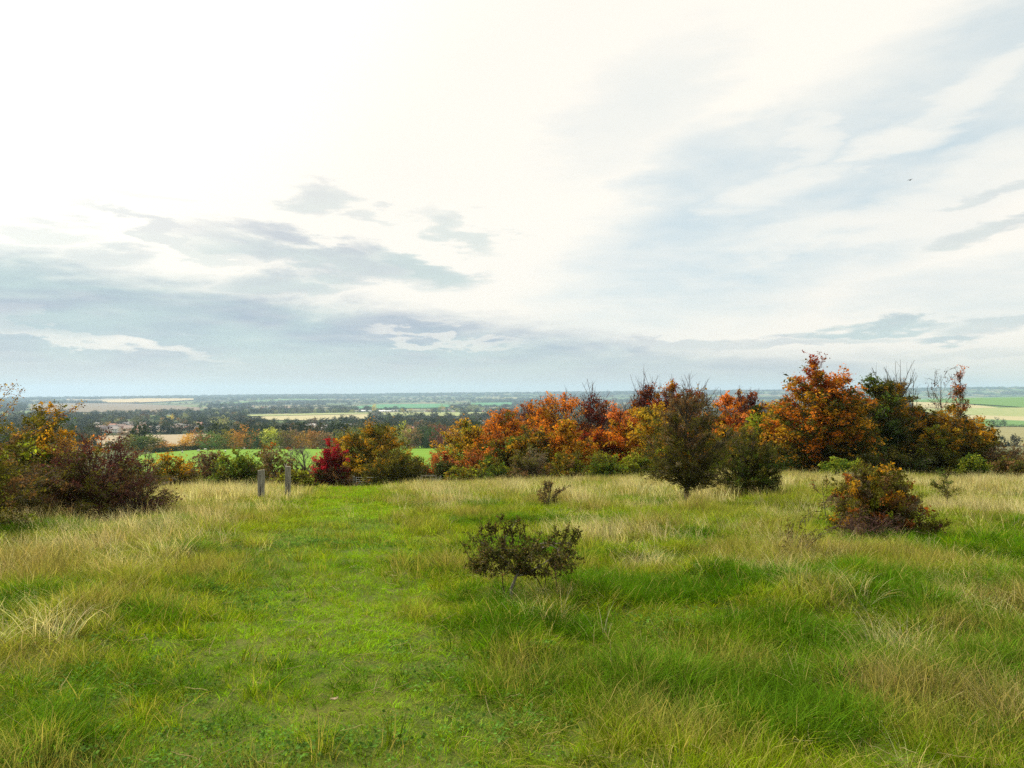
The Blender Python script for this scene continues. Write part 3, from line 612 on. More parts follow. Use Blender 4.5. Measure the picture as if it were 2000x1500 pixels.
# --- copse (d 56..78)
copse = [
 ('yellow-gold tree with an upright tip at the left end of the copse', 912, 826, 72, 105, 'egg', P(('yellow', .7, .5, 1), ('gold', .4, .5, 1), ('lime', .7, .4, .5), ('olive', .2, .4, .6)), 0),
 ('orange tree with an olive foot, leftmost of the orange crowns', 985, 792, 70, 95, 'egg', P(('orange', .7, .4, 1.2), ('bright', .8, .3, .8), ('rust', .9, .2, .5), ('olive', .15, .25, 1.2)), 12),
 ('rust-brown tree with bare tips behind the leftmost orange crown', 1035, 790, 76, 90, 'egg', P(('rust', .8, .5, 1), ('orange', .5, .4, .7), ('dkred', .9, .3, .5), ('olive', .2, .3, .6)), 20),
 ('wide orange and gold tree in the middle of the copse', 1092, 780, 68, 130, 'round', P(('orange', .8, .4, 1.2), ('bright', .8, .3, .9), ('gold', .4, .4, 1), ('olive', .15, .3, .6), ('lime', .5, .2, .25)), 10),
 ('olive tree standing before the wide orange one', 1035, 846, 60, 100, 'dome', P(('olive', None, 1, 1), ('green', .5, .5, .5), ('gold', .7, .4, .5)), 6),
 ('bright amber narrow tree in front of the dark red one', 1108, 826, 60, 80, 'egg', P(('gold', .7, .5, 1), ('bright', .5, .4, 1), ('yellow', .6, .4, .5), ('rust', .15, .3, .6)), 0),
 ('dark red tree with tall bare twigs above its crown', 1165, 778, 67, 95, 'egg', P(('dkred', .7, .5, 1), ('red', .4, .4, 1), ('rust', .8, .4, .8)), 60),
 ('salmon-orange tree right of the dark red one', 1215, 797, 63, 90, 'egg', P(('salmon', .8, .3, 1), ('orange', .5, .4, 1), ('bright', .6, .3, .5), ('gold', .15, .3, .8)), 4),
 ('brown-red thin-leaved tree with dark tips left of the lone hawthorn', 1265, 762, 72, 95, 'egg', P(('rust', None, 1, 1), ('dkred', .9, .4, 1), ('brown', .5, .5, .5)), 50),
 ('red-topped tree showing above the yellow one', 1312, 755, 70, 75, 'egg', P(('red', .9, .3, 1), ('orange', .7, .4, 1), ('rust', .5, .4, .5)), 12),
 ('yellow and green tree left of the lone hawthorn', 1285, 800, 58, 110, 'round', P(('yellow', .8, .4, .8), ('gold', .7, .3, .7), ('olive', .3, .5, 1), ('lime', .5, .4, .4), ('rust', .2, .2, .3)), 0),
 ('thin brown tree with fine bare twigs behind the lone hawthorn', 1360, 768, 72, 90, 'egg', P(('brown', None, 1, .8), ('rust', None, 1, .6)), 60),
 ('glowing orange tree between the lone hawthorn and the round one', 1418, 776, 62, 95, 'egg', P(('bright', .8, .4, 1.2), ('salmon', .7, .4, .7), ('gold', .3, .4, 1), ('olive', .1, .2, .5)), 4),
 ('red-brown tree above the glowing orange one', 1462, 766, 70, 90, 'egg', P(('red', .9, .4, 1), ('rust', .6, .5, 1), ('dkred', .8, .4, .4)), 24),
 ('dark green tree peeping out beside the red-brown crown', 1478, 798, 63, 45, 'egg', P(('dkgreen', None, 1, 1), ('dkolive', None, 1, .4)), 0),
 ('yellow-green tree joining the copse to the big beech', 1492, 816, 56, 100, 'dome', P(('lime', .7, .4, .8), ('olive', .4, .5, 1), ('gold', .8, .3, .4)), 0),
 ('low yellow tree seen left of the big beech', 1518, 796, 76, 55, 'round', P(('yellow', None, 1, 1), ('lime', None, 1, .6)), 0),
 ('rust coloured shrubby tree at the foot of the salmon-orange one', 1320, 850, 55, 120, 'dome', P(('rust', .7, .4, .8), ('gold', .5, .4, .7), ('dkolive', .3, .4, 1), ('olive', None, 1, .5)), 0),
 ('olive undergrowth tree between the lone hawthorn and the lime bush', 1400, 845, 58, 130, 'dome', P(('olive', None, 1, 1), ('dkolive', .2, .4, .8), ('gold', .8, .3, .4)), 0),
 ('dark rust tree filling the gap under the amber and salmon crowns', 1160, 848, 63, 100, 'dome', P(('red', .7, .5, .8), ('rust', None, 1, .6), ('dkolive', .1, .3, .8)), 0),
 ('olive-gold tree under the leftmost orange crown', 985, 856, 62, 90, 'dome', P(('olive', .3, .5, 1), ('green', .4, .4, .4), ('rust', .8, .3, .6)), 0),
]
for lb, px, tp, d, w, sh, pal, br in copse:
    plant('copse_tree', lb, 'tree', px, tp, d, w * 1.2, shape=sh, limbs=88, subs=6, twigs=4, lpt=6, leaf=.175, base=.03, trunk=.11, twigr=.015, sublen=.15, pal=pal + [('gold', .5, .5, .45), ('olive', .25, .4, .35)], bare=br + 16, barelen=.42 if br > 40 else .28, topgap=.4 if br > 15 else .15,
          twigmat=M_TWIGR if br > 15 else None, lob=.26, inner=.4, group='trees of the autumn copse', clump=.6)
# --- big trees on the right
plant('beech_tree', 'large domed beech with orange outer leaves and a red top', 'tree', 1600, 712, 50, 205, shape='egg', limbs=200, subs=8, twigs=4, lpt=7, leaf=.165, base=.02, trunk=.2, twigr=.010, sublen=.13, flat=.5, inner=.45, lob=.13, up=.25,
      pal=P(('gold', .4, .4, 1.2), ('orange', .6, .3, .9), ('red', 1.0, .18, 1.6), ('rust', .95, .22, 1.2), ('olive', .35, .4, 1.0), ('dkgreen', .1, .3, .9), ('dkolive', .4, .4, .5)), bare=46, barelen=.09, clump=.45)
plant('beech_tree', 'dark green beech with bare grey top twigs right of the big orange one', 'tree', 1712, 742, 54, 140, shape='egg', limbs=120, subs=7, twigs=4, lpt=8, leaf=.15, base=.03, trunk=.17, twigr=.01, sublen=.15, flat=.5, inner=.4, lob=.2, up=.15,
      pal=P(('dkgreen', .3, .5, 1.2), ('green', .8, .3, .7), ('dkolive', None, 1, .6), ('olive', None, 1, .6), ('gold', .4, .4, .5)), bare=10, barelen=.14, twigmat=M_TWIGG)
plant('beech_tree', 'green and golden beech with a crown of bare twigs rising above it', 'tree', 1752, 752, 56, 120, shape='egg', limbs=110, subs=7, twigs=4, lpt=8, leaf=.15, base=.03, trunk=.17, twigr=.016, sublen=.15, flat=.5, inner=.4, lob=.2, up=.15,
      pal=P(('gold', .7, .3, 1), ('olive', .6, .4, 1), ('dkolive', .2, .4, 1), ('orange', .55, .2, .5), ('dkgreen', .1, .3, 1)), bare=70, barelen=.46, twigmat=M_TWIGG, topgap=.2)
plant('beech_tree', 'olive beech with one orange patch, left of the slender bare tree', 'tree', 1805, 800, 57, 110, shape='dome', limbs=80, subs=7, twigs=4, lpt=8, leaf=.15, base=.03, trunk=.14, twigr=.01, sublen=.14, flat=.6, inner=.4, lob=.2,
      pal=P(('olive', .6, .5, 1), ('dkolive', .2, .5, 1), ('gold', .8, .3, .3)), patch=[(-.6, 3.0, .55, 'orange'), (-.4, 2.3, .35, 'rust')])
plant('bare_tree', 'slender nearly leafless tree standing before the right-hand fields', 'tree', 1838, 716, 58, 70, shape='round', limbs=22, subs=5, twigs=5, lpt=1, leaf=.09, base=.45, trunk=.10, twigr=.009, twigmat=M_TWIGG, sublen=.13,
      pal=P(('plum', None, 1, 1), ('rust', .8, .4, .4)), bare=14, barelen=.12, lob=.3, up=.6)
plant('beech_tree', 'narrow spire of copper leaves above the golden trees on the right', 'tree', 1876, 722, 57, 70, shape='spire', limbs=60, subs=5, twigs=4, lpt=4, leaf=.10, base=.15, trunk=.10, twigr=.01, sublen=.09, flat=.5, inner=.5,
      pal=P(('rust', .8, .4, 1), ('salmon', .9, .3, .6), ('olive', .2, .35, 1.5), ('gold', .3, .3, .6)), bare=8, barelen=.1, up=.1)
plant('hazel_tree', 'golden-olive rounded tree under the copper spire', 'tree', 1866, 796, 54, 130, shape='dome', limbs=90, subs=7, twigs=4, lpt=8, leaf=.14, base=.03, stems=4, trunk=.10, twigr=.01, sublen=.14, flat=.45, inner=.45, lob=.2,
      pal=P(('olive', .5, .5, 1), ('gold', .8, .3, 1), ('yellow', .7, .2, .35), ('dkolive', .1, .4, 1)))
plant('hazel_tree', 'olive-gold tree at the right end of the copse before the open fields', 'tree', 1916, 822, 56, 95, shape='dome', limbs=80, subs=7, twigs=4, lpt=8, leaf=.15, base=.03, stems=4, trunk=.10, twigr=.01, sublen=.14, flat=.45, inner=.4, lob=.2,
      pal=P(('olive', .6, .5, 1), ('gold', .9, .3, .6), ('dkolive', .2, .4, 1), ('dkgreen', .1, .3, .7)))
plant('hazel_tree', 'yellow-olive tree in front of the slender bare one', 'tree', 1830, 838, 52, 100, shape='dome', limbs=80, subs=7, twigs=4, lpt=8, leaf=.14, base=.03, stems=4, trunk=.09, twigr=.01, sublen=.14, flat=.45, inner=.4, lob=.2,
      pal=P(('olive', .6, .5, 1), ('lime', .9, .3, .5), ('gold', .8, .3, .5), ('dkolive', .2, .4, 1)))
# --- lone hawthorns in the meadow
plant('hawthorn_tree', 'lone hawthorn tree with a visible pale trunk in the meadow', 'tree', 1340, 776, 21, 168, shape='dome', limbs=150, subs=7, twigs=8, lpt=6, leaf=.032, base=.17, trunk=.075, twigr=.0042, sublen=.12, up=.5, inner=.3, lob=.2, flat=.15,
      pal=P(('dkolive', .3, .5, .6), ('olive', .4, .5, 2.0), ('grey', .7, .4, .8), ('gold', .4, .4, .25), ('lime', .3, .3, .2), ('brown', .9, .3, 1.0), ('rust', .9, .15, .2)), bare=44, barelen=.07, topgap=.25)
plant('hawthorn_tree', 'round dark hawthorn bush right of the lone tree', 'tree', 1460, 847, 24, 132, shape='dome', limbs=150, subs=7, twigs=7, lpt=7, leaf=.036, base=.07, stems=7, trunk=.06, twigr=.0042, sublen=.12, up=.4, inner=.3, lob=.15, flat=.15,
      pal=P(('dkolive', .4, .5, .9), ('green', .4, .5, .6), ('olive', .7, .4, 1.2), ('brown', .9, .3, .3)), bare=24, barelen=.08)
# bramble bush on the right
plant('bramble_bush', 'bramble bush with yellow and red leaves in the tall pale grass', 'shrub', 1708, 914, 13, 185, shape='dome', limbs=150, subs=7, twigs=5, lpt=8, leaf=.036, base=.12, stems=14, trunk=.012, twigr=.0022, sublen=.13, up=.35, lob=.22, inner=.35,
      pal=P(('olive', .6, .5, 2.0), ('gold', .7, .5, .5), ('grey', .5, .5, .6), ('lime', .5, .4, .35), ('brown', .5, .5, .3), ('rust', .5, .5, .12), ('plum', .05, .25, .6), ('lime', .8, .3, .15)), bare=34, barelen=.2, twigmat=M_TWIGR, flat=.2)
plant('bramble_bush', 'low plum-brown stalks along the foot of the bramble bush', 'shrub', 1698, 1008, 12.3, 175, shape='dome', limbs=80, subs=4, twigs=4, lpt=1, leaf=.018, base=.02, stems=26, trunk=.008, twigr=.0022, sublen=.14, up=.8,
      pal=P(('plum', None, 1, 1), ('brown', None, 1, 1)), twigmat=M_TWIGR, bare=40, barelen=.4)
plant('hawthorn_sapling', 'thin green feathery sapling right of the bramble bush', 'sapling', 1848, 925, 18.5, 85, shape='vase', limbs=13, subs=5, twigs=4, lpt=6, leaf=.028, base=.3, trunk=.018, twigr=.003, sublen=.2, up=.5,
      pal=P(('green', None, 1, 1), ('olive', None, 1, .8)))
plant('hawthorn_sapling', 'thin leaning twiggy sapling left of the bramble bush', 'sapling', 1615, 930, 14.5, 65, shape='vase', limbs=9, subs=5, twigs=4, lpt=2, leaf=.025, base=.3, trunk=.012, twigr=.0025, sublen=.25, up=.5, lean=(-.1, 0),
      pal=P(('olive', None, 1, 1), ('rust', None, 1, .5)))
plant('hawthorn_sapling', 'low arching sapling in the grass before the bramble bush', 'sapling', 1545, 1005, 10.5, 150, shape='vase', limbs=10, subs=5, twigs=4, lpt=3, leaf=.022, base=.2, trunk=.010, twigr=.002, sublen=.2, up=.3, lean=(.25, 0),
      pal=P(('olive', None, 1, 1), ('brown', None, 1, .5)), stems=3)
plant('hawthorn_sapling', 'small dark crooked hawthorn sapling in the middle of the meadow', 'sapling', 1067, 946, 19.5, 62, shape='round', limbs=15, subs=6, twigs=6, lpt=4, leaf=.024, base=.28, trunk=.03, twigr=.004, sublen=.22, up=.6, lean=(.14, 0), lob=.5,
      pal=P(('dkolive', None, 1, 1), ('brown', None, 1, .5)), bare=8, barelen=.25)
# foreground hawthorn
def small_hawthorn():
    d = 7.9; X = at_d(1000, d); z = float(H0(X, d)) - .02
    t = thing('hawthorn_bush', 'small dark hawthorn with a bent pale stem beside the mown path', 'bush', (X, d, z))
    rs = np.random.default_rng(77); s = d / F
    def loc(px, py, dy=0.0):                      # photograph offsets turned into metres from the foot
        dx, dy_, dz = ray(px, py); k = (d + dy) / dy_; return np.array([dx * k - X, dy, EYE + dz * k - z])
    # main stems
    st = [[loc(1000, 1172), loc(998, 1150), loc(1012, 1118), loc(1016, 1100), loc(1018, 1085, .05)],
          [loc(1012, 1125), loc(1030, 1120, .02), loc(1050, 1108, .04), loc(1075, 1092, .1), loc(1105, 1078, .1)],
          [loc(1012, 1120), loc(995, 1100, -.02), loc(975, 1085, -.05), loc(955, 1070, -.05), loc(935, 1055, 0)],
          [loc(1016, 1100), loc(1040, 1085, .1), loc(1060, 1070, .12), loc(1085, 1062, .1), loc(1112, 1060, .1)],
          [loc(1016, 1100), loc(990, 1075, .1), loc(985, 1055, .05), loc(995, 1035, 0), loc(1012, 1015, 0)],
          [loc(1016, 1100), loc(1000, 1080, -.1), loc(980, 1070, -.12), loc(960, 1085, -.1), loc(940, 1100, -.1)],
          [loc(1016, 1100), loc(1030, 1080, -.1), loc(1045, 1065, -.15), loc(1065, 1060, -.1), loc(1090, 1072, -.1)]]
    S = np.array(st); rad = np.array([.017, .009, .010, .009, .008, .008, .008])[:, None] * np.linspace(1, .5, 5)[None]
    # smooth by resampling
    V, Q = tubes(S, rad, 7)
    E = np.array([[loc(1078, 1196, .08), loc(1066, 1165, .08), loc(1052, 1135, .06), loc(1040, 1118, .05), loc(1032, 1100, .05)], [loc(1090, 1200, -.1), loc(1088, 1165, -.1), loc(1086, 1130, -.08), loc(1084, 1105, -.08), loc(1088, 1080, -.08)],
                  [loc(985, 1160, .1), loc(982, 1140, .1), loc(981, 1120, .1), loc(978, 1100, .1), loc(975, 1085, .1)], [loc(1065, 1190, .1), loc(1062, 1160, .12), loc(1066, 1130, .12), loc(1062, 1105, .12), loc(1070, 1085, .12)]])
    V2_, Q2_ = tubes(E, np.full((4, 5), .0055) * np.array([1, .95, .9, .8, .6]), 5); obj('side_stem', mk_mesh('side_stem', V2_, [Q2_], [M_TWIGR], smooth=True), t)
    obj('stem', mk_mesh('stem', V, [Q], [M_STEM], smooth=True), t)
    # crown: branchlets filling an uneven flat-bottomed shape
    nb = 270; px = np.where(rs.random(270) < .6, rs.uniform(916, 1040, 270), rs.uniform(1000, 1128, 270)); 
    top = np.interp(px, [905, 925, 950, 968, 985, 1005, 1030, 1060, 1085, 1110, 1138], [1100, 1072, 1052, 1038, 1042, 1050, 1055, 1052, 1050, 1050, 1072])
    bot = np.interp(px, [905, 925, 960, 1000, 1040, 1080, 1110, 1138], [1106, 1120, 1128, 1124, 1118, 1138, 1128, 1092])
    py = top + (bot - top) * rs.random(nb) ** .8; dep = rs.normal(0, .24, nb).clip(-.5, .5) * np.sqrt(np.clip(1 - ((px - 1020) / 130) ** 2, .1, 1))
    tips = np.array([loc(a, b, c) for a, b, c in zip(px, py, dep)])
    allp = S[1:].reshape(-1, 3); D = np.linalg.norm(tips[:, None] - allp[None] - np.array([0, 0, .03]), axis=2); o = allp[np.argmin(D + rs.random(D.shape) * .12, 1)]
    mid = (tips + o) / 2 + rs.normal(0, .03, tips.shape)
    B = bez(o, mid, tips, 5)
    xs_ = rs.uniform(918, 1125, 34); top_ = np.interp(xs_, [905, 925, 950, 968, 985, 1005, 1030, 1060, 1085, 1110, 1138], [1100, 1072, 1052, 1038, 1042, 1050, 1055, 1052, 1050, 1050, 1072]); sh2 = []
    for a_, b_ in zip(xs_, top_):
        k_ = (a_ - 1022) / 105; e_ = rs.uniform(12, 42); sh2.append(((a_, b_ + 14), (a_ + k_ * 8 + rs.normal(0, 4), b_ - e_ * .3), (a_ + k_ * 20 + rs.normal(0, 7), b_ - e_ * (1 - .5 * abs(k_)))))
    # upright shoots
    sh = [((968, 1050), (966, 1036), (969, 1020)), ((985, 1055), (990, 1030), (1014, 1010)), ((1000, 1060), (1002, 1038), (1016, 1012)), ((1095, 1065), (1103, 1050), (1108, 1034)), ((1110, 1070), (1122, 1062), (1131, 1048)),
          ((1065, 1065), (1072, 1050), (1088, 1042)), ((930, 1070), (920, 1052), (914, 1040)), ((940, 1090), (918, 1098), (906, 1106)), ((1112, 1085), (1130, 1088), (1142, 1092)), ((950, 1060), (944, 1045), (938, 1035)), ((1040, 1065), (1042, 1050), (1046, 1040))]
    sh = sh + sh[:6] + sh2
    Sh = bez(np.array([loc(*a[0]) for a in sh]), np.array([loc(*a[1]) for a in sh]), np.array([loc(*a[2]) for a in sh]), 5)
    B = np.concatenate([B, Sh]); n = len(B)
    V1, Q1 = tubes(B, np.linspace(1, .4, 5)[None] * .0034 * np.ones((n, 1)), 3)
    tw = 9; q = rs.uniform(.3, 1, (n, tw)) * 4; i = q.astype(int).clip(0, 3); fr = (q - i)[..., None]; r_ = np.arange(n)[:, None]
    T0 = (B[r_, i] * (1 - fr) + B[r_, i + 1] * fr).reshape(-1, 3); e = rs.normal(0, 1, T0.shape); e /= np.linalg.norm(e, axis=1, keepdims=True)
    e[:, 2] += .15; T2 = T0 + e * rs.uniform(.02, .075, (len(T0), 1)); TB = bez(T0, (T0 + T2) / 2 + rs.normal(0, .004, T0.shape), T2, 3)
    V2, Q2 = tubes(TB, np.ones((len(TB), 3)) * .0016 * np.array([1, .8, .4]), 3)
    Vf, Qf = join([(V1, Q1), (V2, Q2)]); obj('twigs', mk_mesh('twigs', Vf, [Qf], [M_TWIG]), t)
    lp = 6; tj = rs.uniform(.1, 1.1, (len(T0), lp, 1)); C = (T0[:, None] * (1 - tj) + T2[:, None] * tj).reshape(-1, 3) + rs.normal(0, .006, (len(T0) * lp, 3))
    pal = np.array([CC['dkolive'], CC['olive'], CC['green'], CC['brown'], (.22, .20, .06)]); k = rs.choice(5, len(C), p=[.38, .27, .1, .13, .12])
    col = pal[k] * rs.uniform(.6, 1.35, (len(C), 1))
    LV, LF, LC = leaf_quads(rs, C, rs.uniform(.012, .025, len(C)), col, .1, .75); obj('foliage', mk_mesh('leaves', LV, [LF], [M_LEAF], {'col': LC}), t)
M_STEM = simple('pale_bark', (0.16, 0.14, 0.11), (0.30, 0.27, 0.22), 30, 0.85, (1, 1, .4), 0.3)
small_hawthorn()

# ------------------------------------------------------------------ posts, gate, fences
M_WOOD = simple('weathered_wood', (0.14, 0.125, 0.10), (0.34, 0.32, 0.27), 9, 0.9, (3, 3, .35), 0.5)
M_METAL = simple('galvanised_steel', (0.48, 0.50, 0.51), (0.62, 0.64, 0.65), 20, 0.5, spec=.5, metal=.2)
M_ROT = simple('dark_split_wood', (0.03, 0.022, 0.018), (0.07, 0.05, 0.04), 20, 0.95, (3, 3, .4))
M_WIRE = simple('fence_wire', (0.12, 0.12, 0.12), (0.2, 0.2, 0.2), 9, 0.6)
def wood_post(t, w, h, top_cut=0.02, name='post_body', seed=1, splits=2):
    rs = np.random.default_rng(seed); m_ = MB(); nz = 9; V = []
    for k in range(nz):
        z = -0.3 + (h + 0.3) * k / (nz - 1); ww = w / 2 * (1 + rs.normal(0, .015)); c = ww * .16
        ring = [(-ww + c, -ww), (ww - c, -ww), (ww, -ww + c), (ww, ww - c), (ww - c, ww), (-ww + c, ww), (-ww, ww - c), (-ww, -ww + c)]
        for (x, y) in ring:
            V.append((x + rs.normal(0, .0015), y + rs.normal(0, .0015), z + (top_cut * x / w + rs.normal(0, .003) if k == nz - 1 else 0)))
    q = [(k * 8 + i, k * 8 + (i + 1) % 8, (k + 1) * 8 + (i + 1) % 8, (k + 1) * 8 + i) for k in range(nz - 1) for i in range(8)]
    b = (nz - 1) * 8
    m_.add(V, q, [(b, b + i, b + i + 1) for i in range(1, 7)])
    obj(name, m_.mesh('post', [M_WOOD]), t)
    for s in range(splits):
        x = rs.uniform(-.25, .25) * w; z0 = h * rs.uniform(.02, .35); z1 = h * rs.uniform(.5, .8); mm = MB(); ww = w / 2
        mm.add([(x - .007, -ww - .003, z0), (x + .013, -ww - .003, z0 + .05), (x + .012, -ww - .003, (z0 + z1) / 2), (x + .003, -ww - .003, z1), (x - .008, -ww - .003, (z0 + z1) / 2)], (), [(0, 1, 2), (0, 2, 4), (4, 2, 3)])
        obj('split', mm.mesh('split', [M_ROT]), t)
def post_at(pxc, top, d, w, label, seed, name='wooden_post', splits=2):
    x = at_d(pxc, d); z = float(H0(x, d)); dx, dy, dz = ray(pxc, top); h = EYE + dz * d / dy - z
    t = thing(name, label, 'post', (x, d, z), R(4 * (seed % 5 - 2)))
    wood_post(t, w, h, .02 * (1 if seed % 2 else -1), seed=seed, splits=splits); return t, h
t, h = post_at(511, 918, 23, .175, 'grey weathered square post, the lower and left one of the pair by the path', 3)
m_ = MB(); m_.bar((-.01, -.088, h - .12), (-.01, -.10, h - .12), .012); obj('bolt', m_.mesh('bolt', [M_METAL]), t)
t, h = post_at(563, 911, 26.5, .175, 'grey weathered square post standing further back with a metal prong on top', 4)
m_ = MB(); m_.bar((-.085, 0, h - .03), (-.115, 0, h + .09), .007).bar((-.06, 0, h - .01), (-.045, 0, h + .10), .007); obj('metal_prong', m_.mesh('prong', [M_METAL]), t)

def gate():
    d = 62; x0 = at_d(696, d); L = 3.5; z = float(H0(x0 + 1.7, d)); dx, dy, dz = ray(700, 932.5); h = EYE + dz * d / dy - z
    t = thing('field_gate', 'galvanised metal field gate mostly hidden by the olive bush', 'gate', (x0, d, z))
    b = .12
    for x in (0, L):
        m_ = MB(); m_.bar((x, 0, b), (x, 0, h), .028, 8); obj('gate_upright', m_.mesh('gate_upright', [M_METAL], True), t)
    for k in range(6):
        zz = b + (h - b) * (0, .16, .34, .53, .76, 1)[k]
        m_ = MB(); m_.bar((.02, 0, zz), (L - .02, 0, zz), .02, 6); obj('rail', m_.mesh('rail', [M_METAL], True), t)
    m_ = MB(); m_.bar((0.05, -.025, b), (L * .5, -.025, h), .016); m_.bar((L - .05, -.025, b), (L * .5, -.025, h), .016); obj('brace', m_.mesh('brace', [M_METAL], True), t)
gate()
for pxc, top, lab, sd in ((691.5, 930, 'wooden gatepost at the left end of the metal gate', 6), (783, 931, 'wooden gatepost hidden in the bush at the right end of the gate', 7)):
    post_at(pxc, top, 62, .16, lab, sd, 'gatepost', 0)
def rail_fence():
    d = 62; xs = [at_d(p, d) for p in (786, 822, 852, 861)]; zb = [float(H0(x, d)) for x in xs]
    t = thing('wooden_fence', 'low grey post and rail fence right of the gate and bush', 'fence', (xs[0], d, zb[0]))
    tops = [936, 930, 929, 929]; ws = (.10, .2, .12, .10)
    for x, z, tp, w in zip(xs, zb, tops, ws):
        dx, dy, dz = ray(822, tp); h = EYE + dz * d / dy - z
        m_ = MB(); a = w / 2; m_.box(x - xs[0] - a, x - xs[0] + a, -a, a, z - zb[0] - .2, z - zb[0] + h); obj('fence_post', m_.mesh('fence_post', [M_WOOD]), t)
    for i, j, zz, th in ((0, 1, .95, .05), (1, 2, .98, .025), (1, 2, .7, .025), (1, 2, .45, .025), (2, 3, .6, .03)):
        m_ = MB(); m_.box(xs[i] - xs[0], xs[j] - xs[0], -.14, -.11, zb[i] - zb[0] + zz, zb[j] - zb[0] + zz + th * 2); obj('fence_rail', m_.mesh('fence_rail', [M_WOOD]), t)
    m_ = MB(); X = xs[2] - xs[0]; m_.bar((X + .05, -.16, .7), (X + .2, -.16, .5), .02).bar((X + .35, -.16, .95), (X + .2, -.16, .5), .02); obj('latch_chain', m_.mesh('latch', [M_METAL]), t)
rail_fence()
def wire_fence():
    d = 62; xs = [at_d(p, d) for p in (600, 634, 667, 689)]; zb = [float(H0(x, d)) for x in xs]
    t = thing('wire_fence', 'wire fence with thin posts left of the metal gate', 'fence', (xs[0], d, zb[0]))
    for i in (0, 1, 2):
        m_ = MB(); x = xs[i] - xs[0]; z = zb[i] - zb[0]; m_.box(x - .055, x + .055, -.055, .055, z - .2, z + 1.15); obj('fence_post', m_.mesh('fence_post', [M_WOOD]), t)
    for zz in (.35, .7, 1.05):
        m_ = MB()
        for i in range(3): m_.bar((xs[i] - xs[0], -.06, zb[i] - zb[0] + zz), (xs[i + 1] - xs[0], -.06, zb[i + 1] - zb[0] + zz), .006, 4)
        obj('wire', m_.mesh('wire', [M_WIRE]), t)
    m_ = MB(); a = np.array([xs[2] - xs[0] - .1, -.12, zb[2] - zb[0] + .12]); b = np.array([xs[3] - xs[0] - .05, -.12, zb[3] - zb[0] + .75]); m_.bar(a, b, .05, 6); obj('brace_rail', m_.mesh('brace_rail', [M_WOOD]), t)
wire_fence()

# ------------------------------------------------------------------ sheep, pole, bird
M_WOOL = simple('wool', (0.55, 0.52, 0.45), (0.75, 0.72, 0.64), 8, 0.95); M_FACE = simple('sheep_face', (0.25, 0.22, 0.19), (0.45, 0.42, 0.38), 8, 0.8)
def sheep_parts(grz):
    m_ = MB(); xs = np.array([-.55, -.5, -.3, 0, .3, .48, .6]); r = np.array([.05, .2, .29, .30, .28, .2, .08])
    P_ = np.stack([xs, np.zeros(7), np.array([.62, .66, .66, .63, .66, .70, .72])], -1)[None]; V, Q = tubes(P_, r[None], 10); m_.add(V, Q)
    wool = m_.mesh('wool_body', [M_WOOL], True)
    m_ = MB(); hp = np.array([[.48, 0, .72], [.66, 0, .78 if not grz else .5], [.80, 0, .82 if not grz else .22], [.93, 0, .74 if not grz else .1]])[None]
    V, Q = tubes(hp, np.array([[.13, .10, .095, .05]]), 8); m_.add(V, Q)
    hz = hp[0, 2, 2]
    for s in (-1, 1): m_.bar((.74, .06 * s, hz + .05), (.70, .17 * s, hz + .03), .028, 5)
    head = m_.mesh('head', [M_FACE], True)
    m_ = MB(); m_.bar((0, 0, -.05), (0, 0, .5), .04, 5); leg = m_.mesh('leg', [M_FACE])
    return wool, head, leg
SHP = [sheep_parts(False), sheep_parts(True)]
shp = [(356, 886.5), (388, 883.5), (401, 881), (475, 878), (477.5, 879.5), (514, 876.5), (527, 877.5), (531, 876.3), (536, 877), (544, 876), (547, 876.6), (551, 876), (561, 875.8), (567, 876), (568, 882.5), (509, 891), (592, 877), (605, 876), (440, 885)]
shl = ['lying low near the left tip of the pasture', 'second from the left tip of the pasture', 'by the hedge end above the second one', 'left one of a touching pair near the hedge', 'right one of a touching pair near the hedge',
       'just left of the utility pole', 'grazing a little below the line near the pole', 'at the foot of the utility pole, left side', 'right under the utility pole', 'first in the line right of the pole', 'second in the line right of the pole',
       'third in the line right of the pole', 'fourth in the line right of the pole', 'last in the line right of the pole', 'alone below the end of the line', 'alone lowest down the slope above the olive shrub',
       'beside the bare grey tree top', 'furthest along, left of the crimson shrub', 'apart in mid pasture left of the pole']
rs = np.random.default_rng(3)
for i, ((px, py), lb) in enumerate(zip(shp, shl)):
    x, y, z = at(px, py, 130); k = 1.3
    t = thing('sheep', 'white sheep ' + lb, 'sheep', (x, y, z + .05), (0 if rs.random() < .5 else math.pi) + rs.normal(0, .5), (k, k, k), group='sheep in the pasture')
    w, hd, lg = SHP[i % 2]
    obj('body', w, t); obj('head', hd, t)
    for lx in (-.33, .36):
        for ly in (-.13, .13): obj('leg', lg, t, (lx, ly, 0))
x, y, z = at(536, 874.8, 300)
dx, dy, dz = ray(536, 852); h = EYE + dz * y / dy - z
t = thing('utility_pole', 'slim grey wooden utility pole at the top edge of the sheep pasture', 'pole', (x, y, z))
m_ = MB(); m_.bar((0, 0, -.5), (0, 0, h), .15, 8); obj('shaft', m_.mesh('shaft', [M_WOOD], True), t)
m_ = MB(); m_.box(-.9, .9, -.2, -.1, h - .7, h - .55); obj('crossarm', m_.mesh('crossarm', [M_WOOD]), t)
for xx in (-.8, 0, .8):
    m_ = MB(); m_.bar((xx, -.15, h - .55), (xx, -.15, h - .3), .07, 6); obj('insulator', m_.mesh('insulator', [M_METAL]), t)
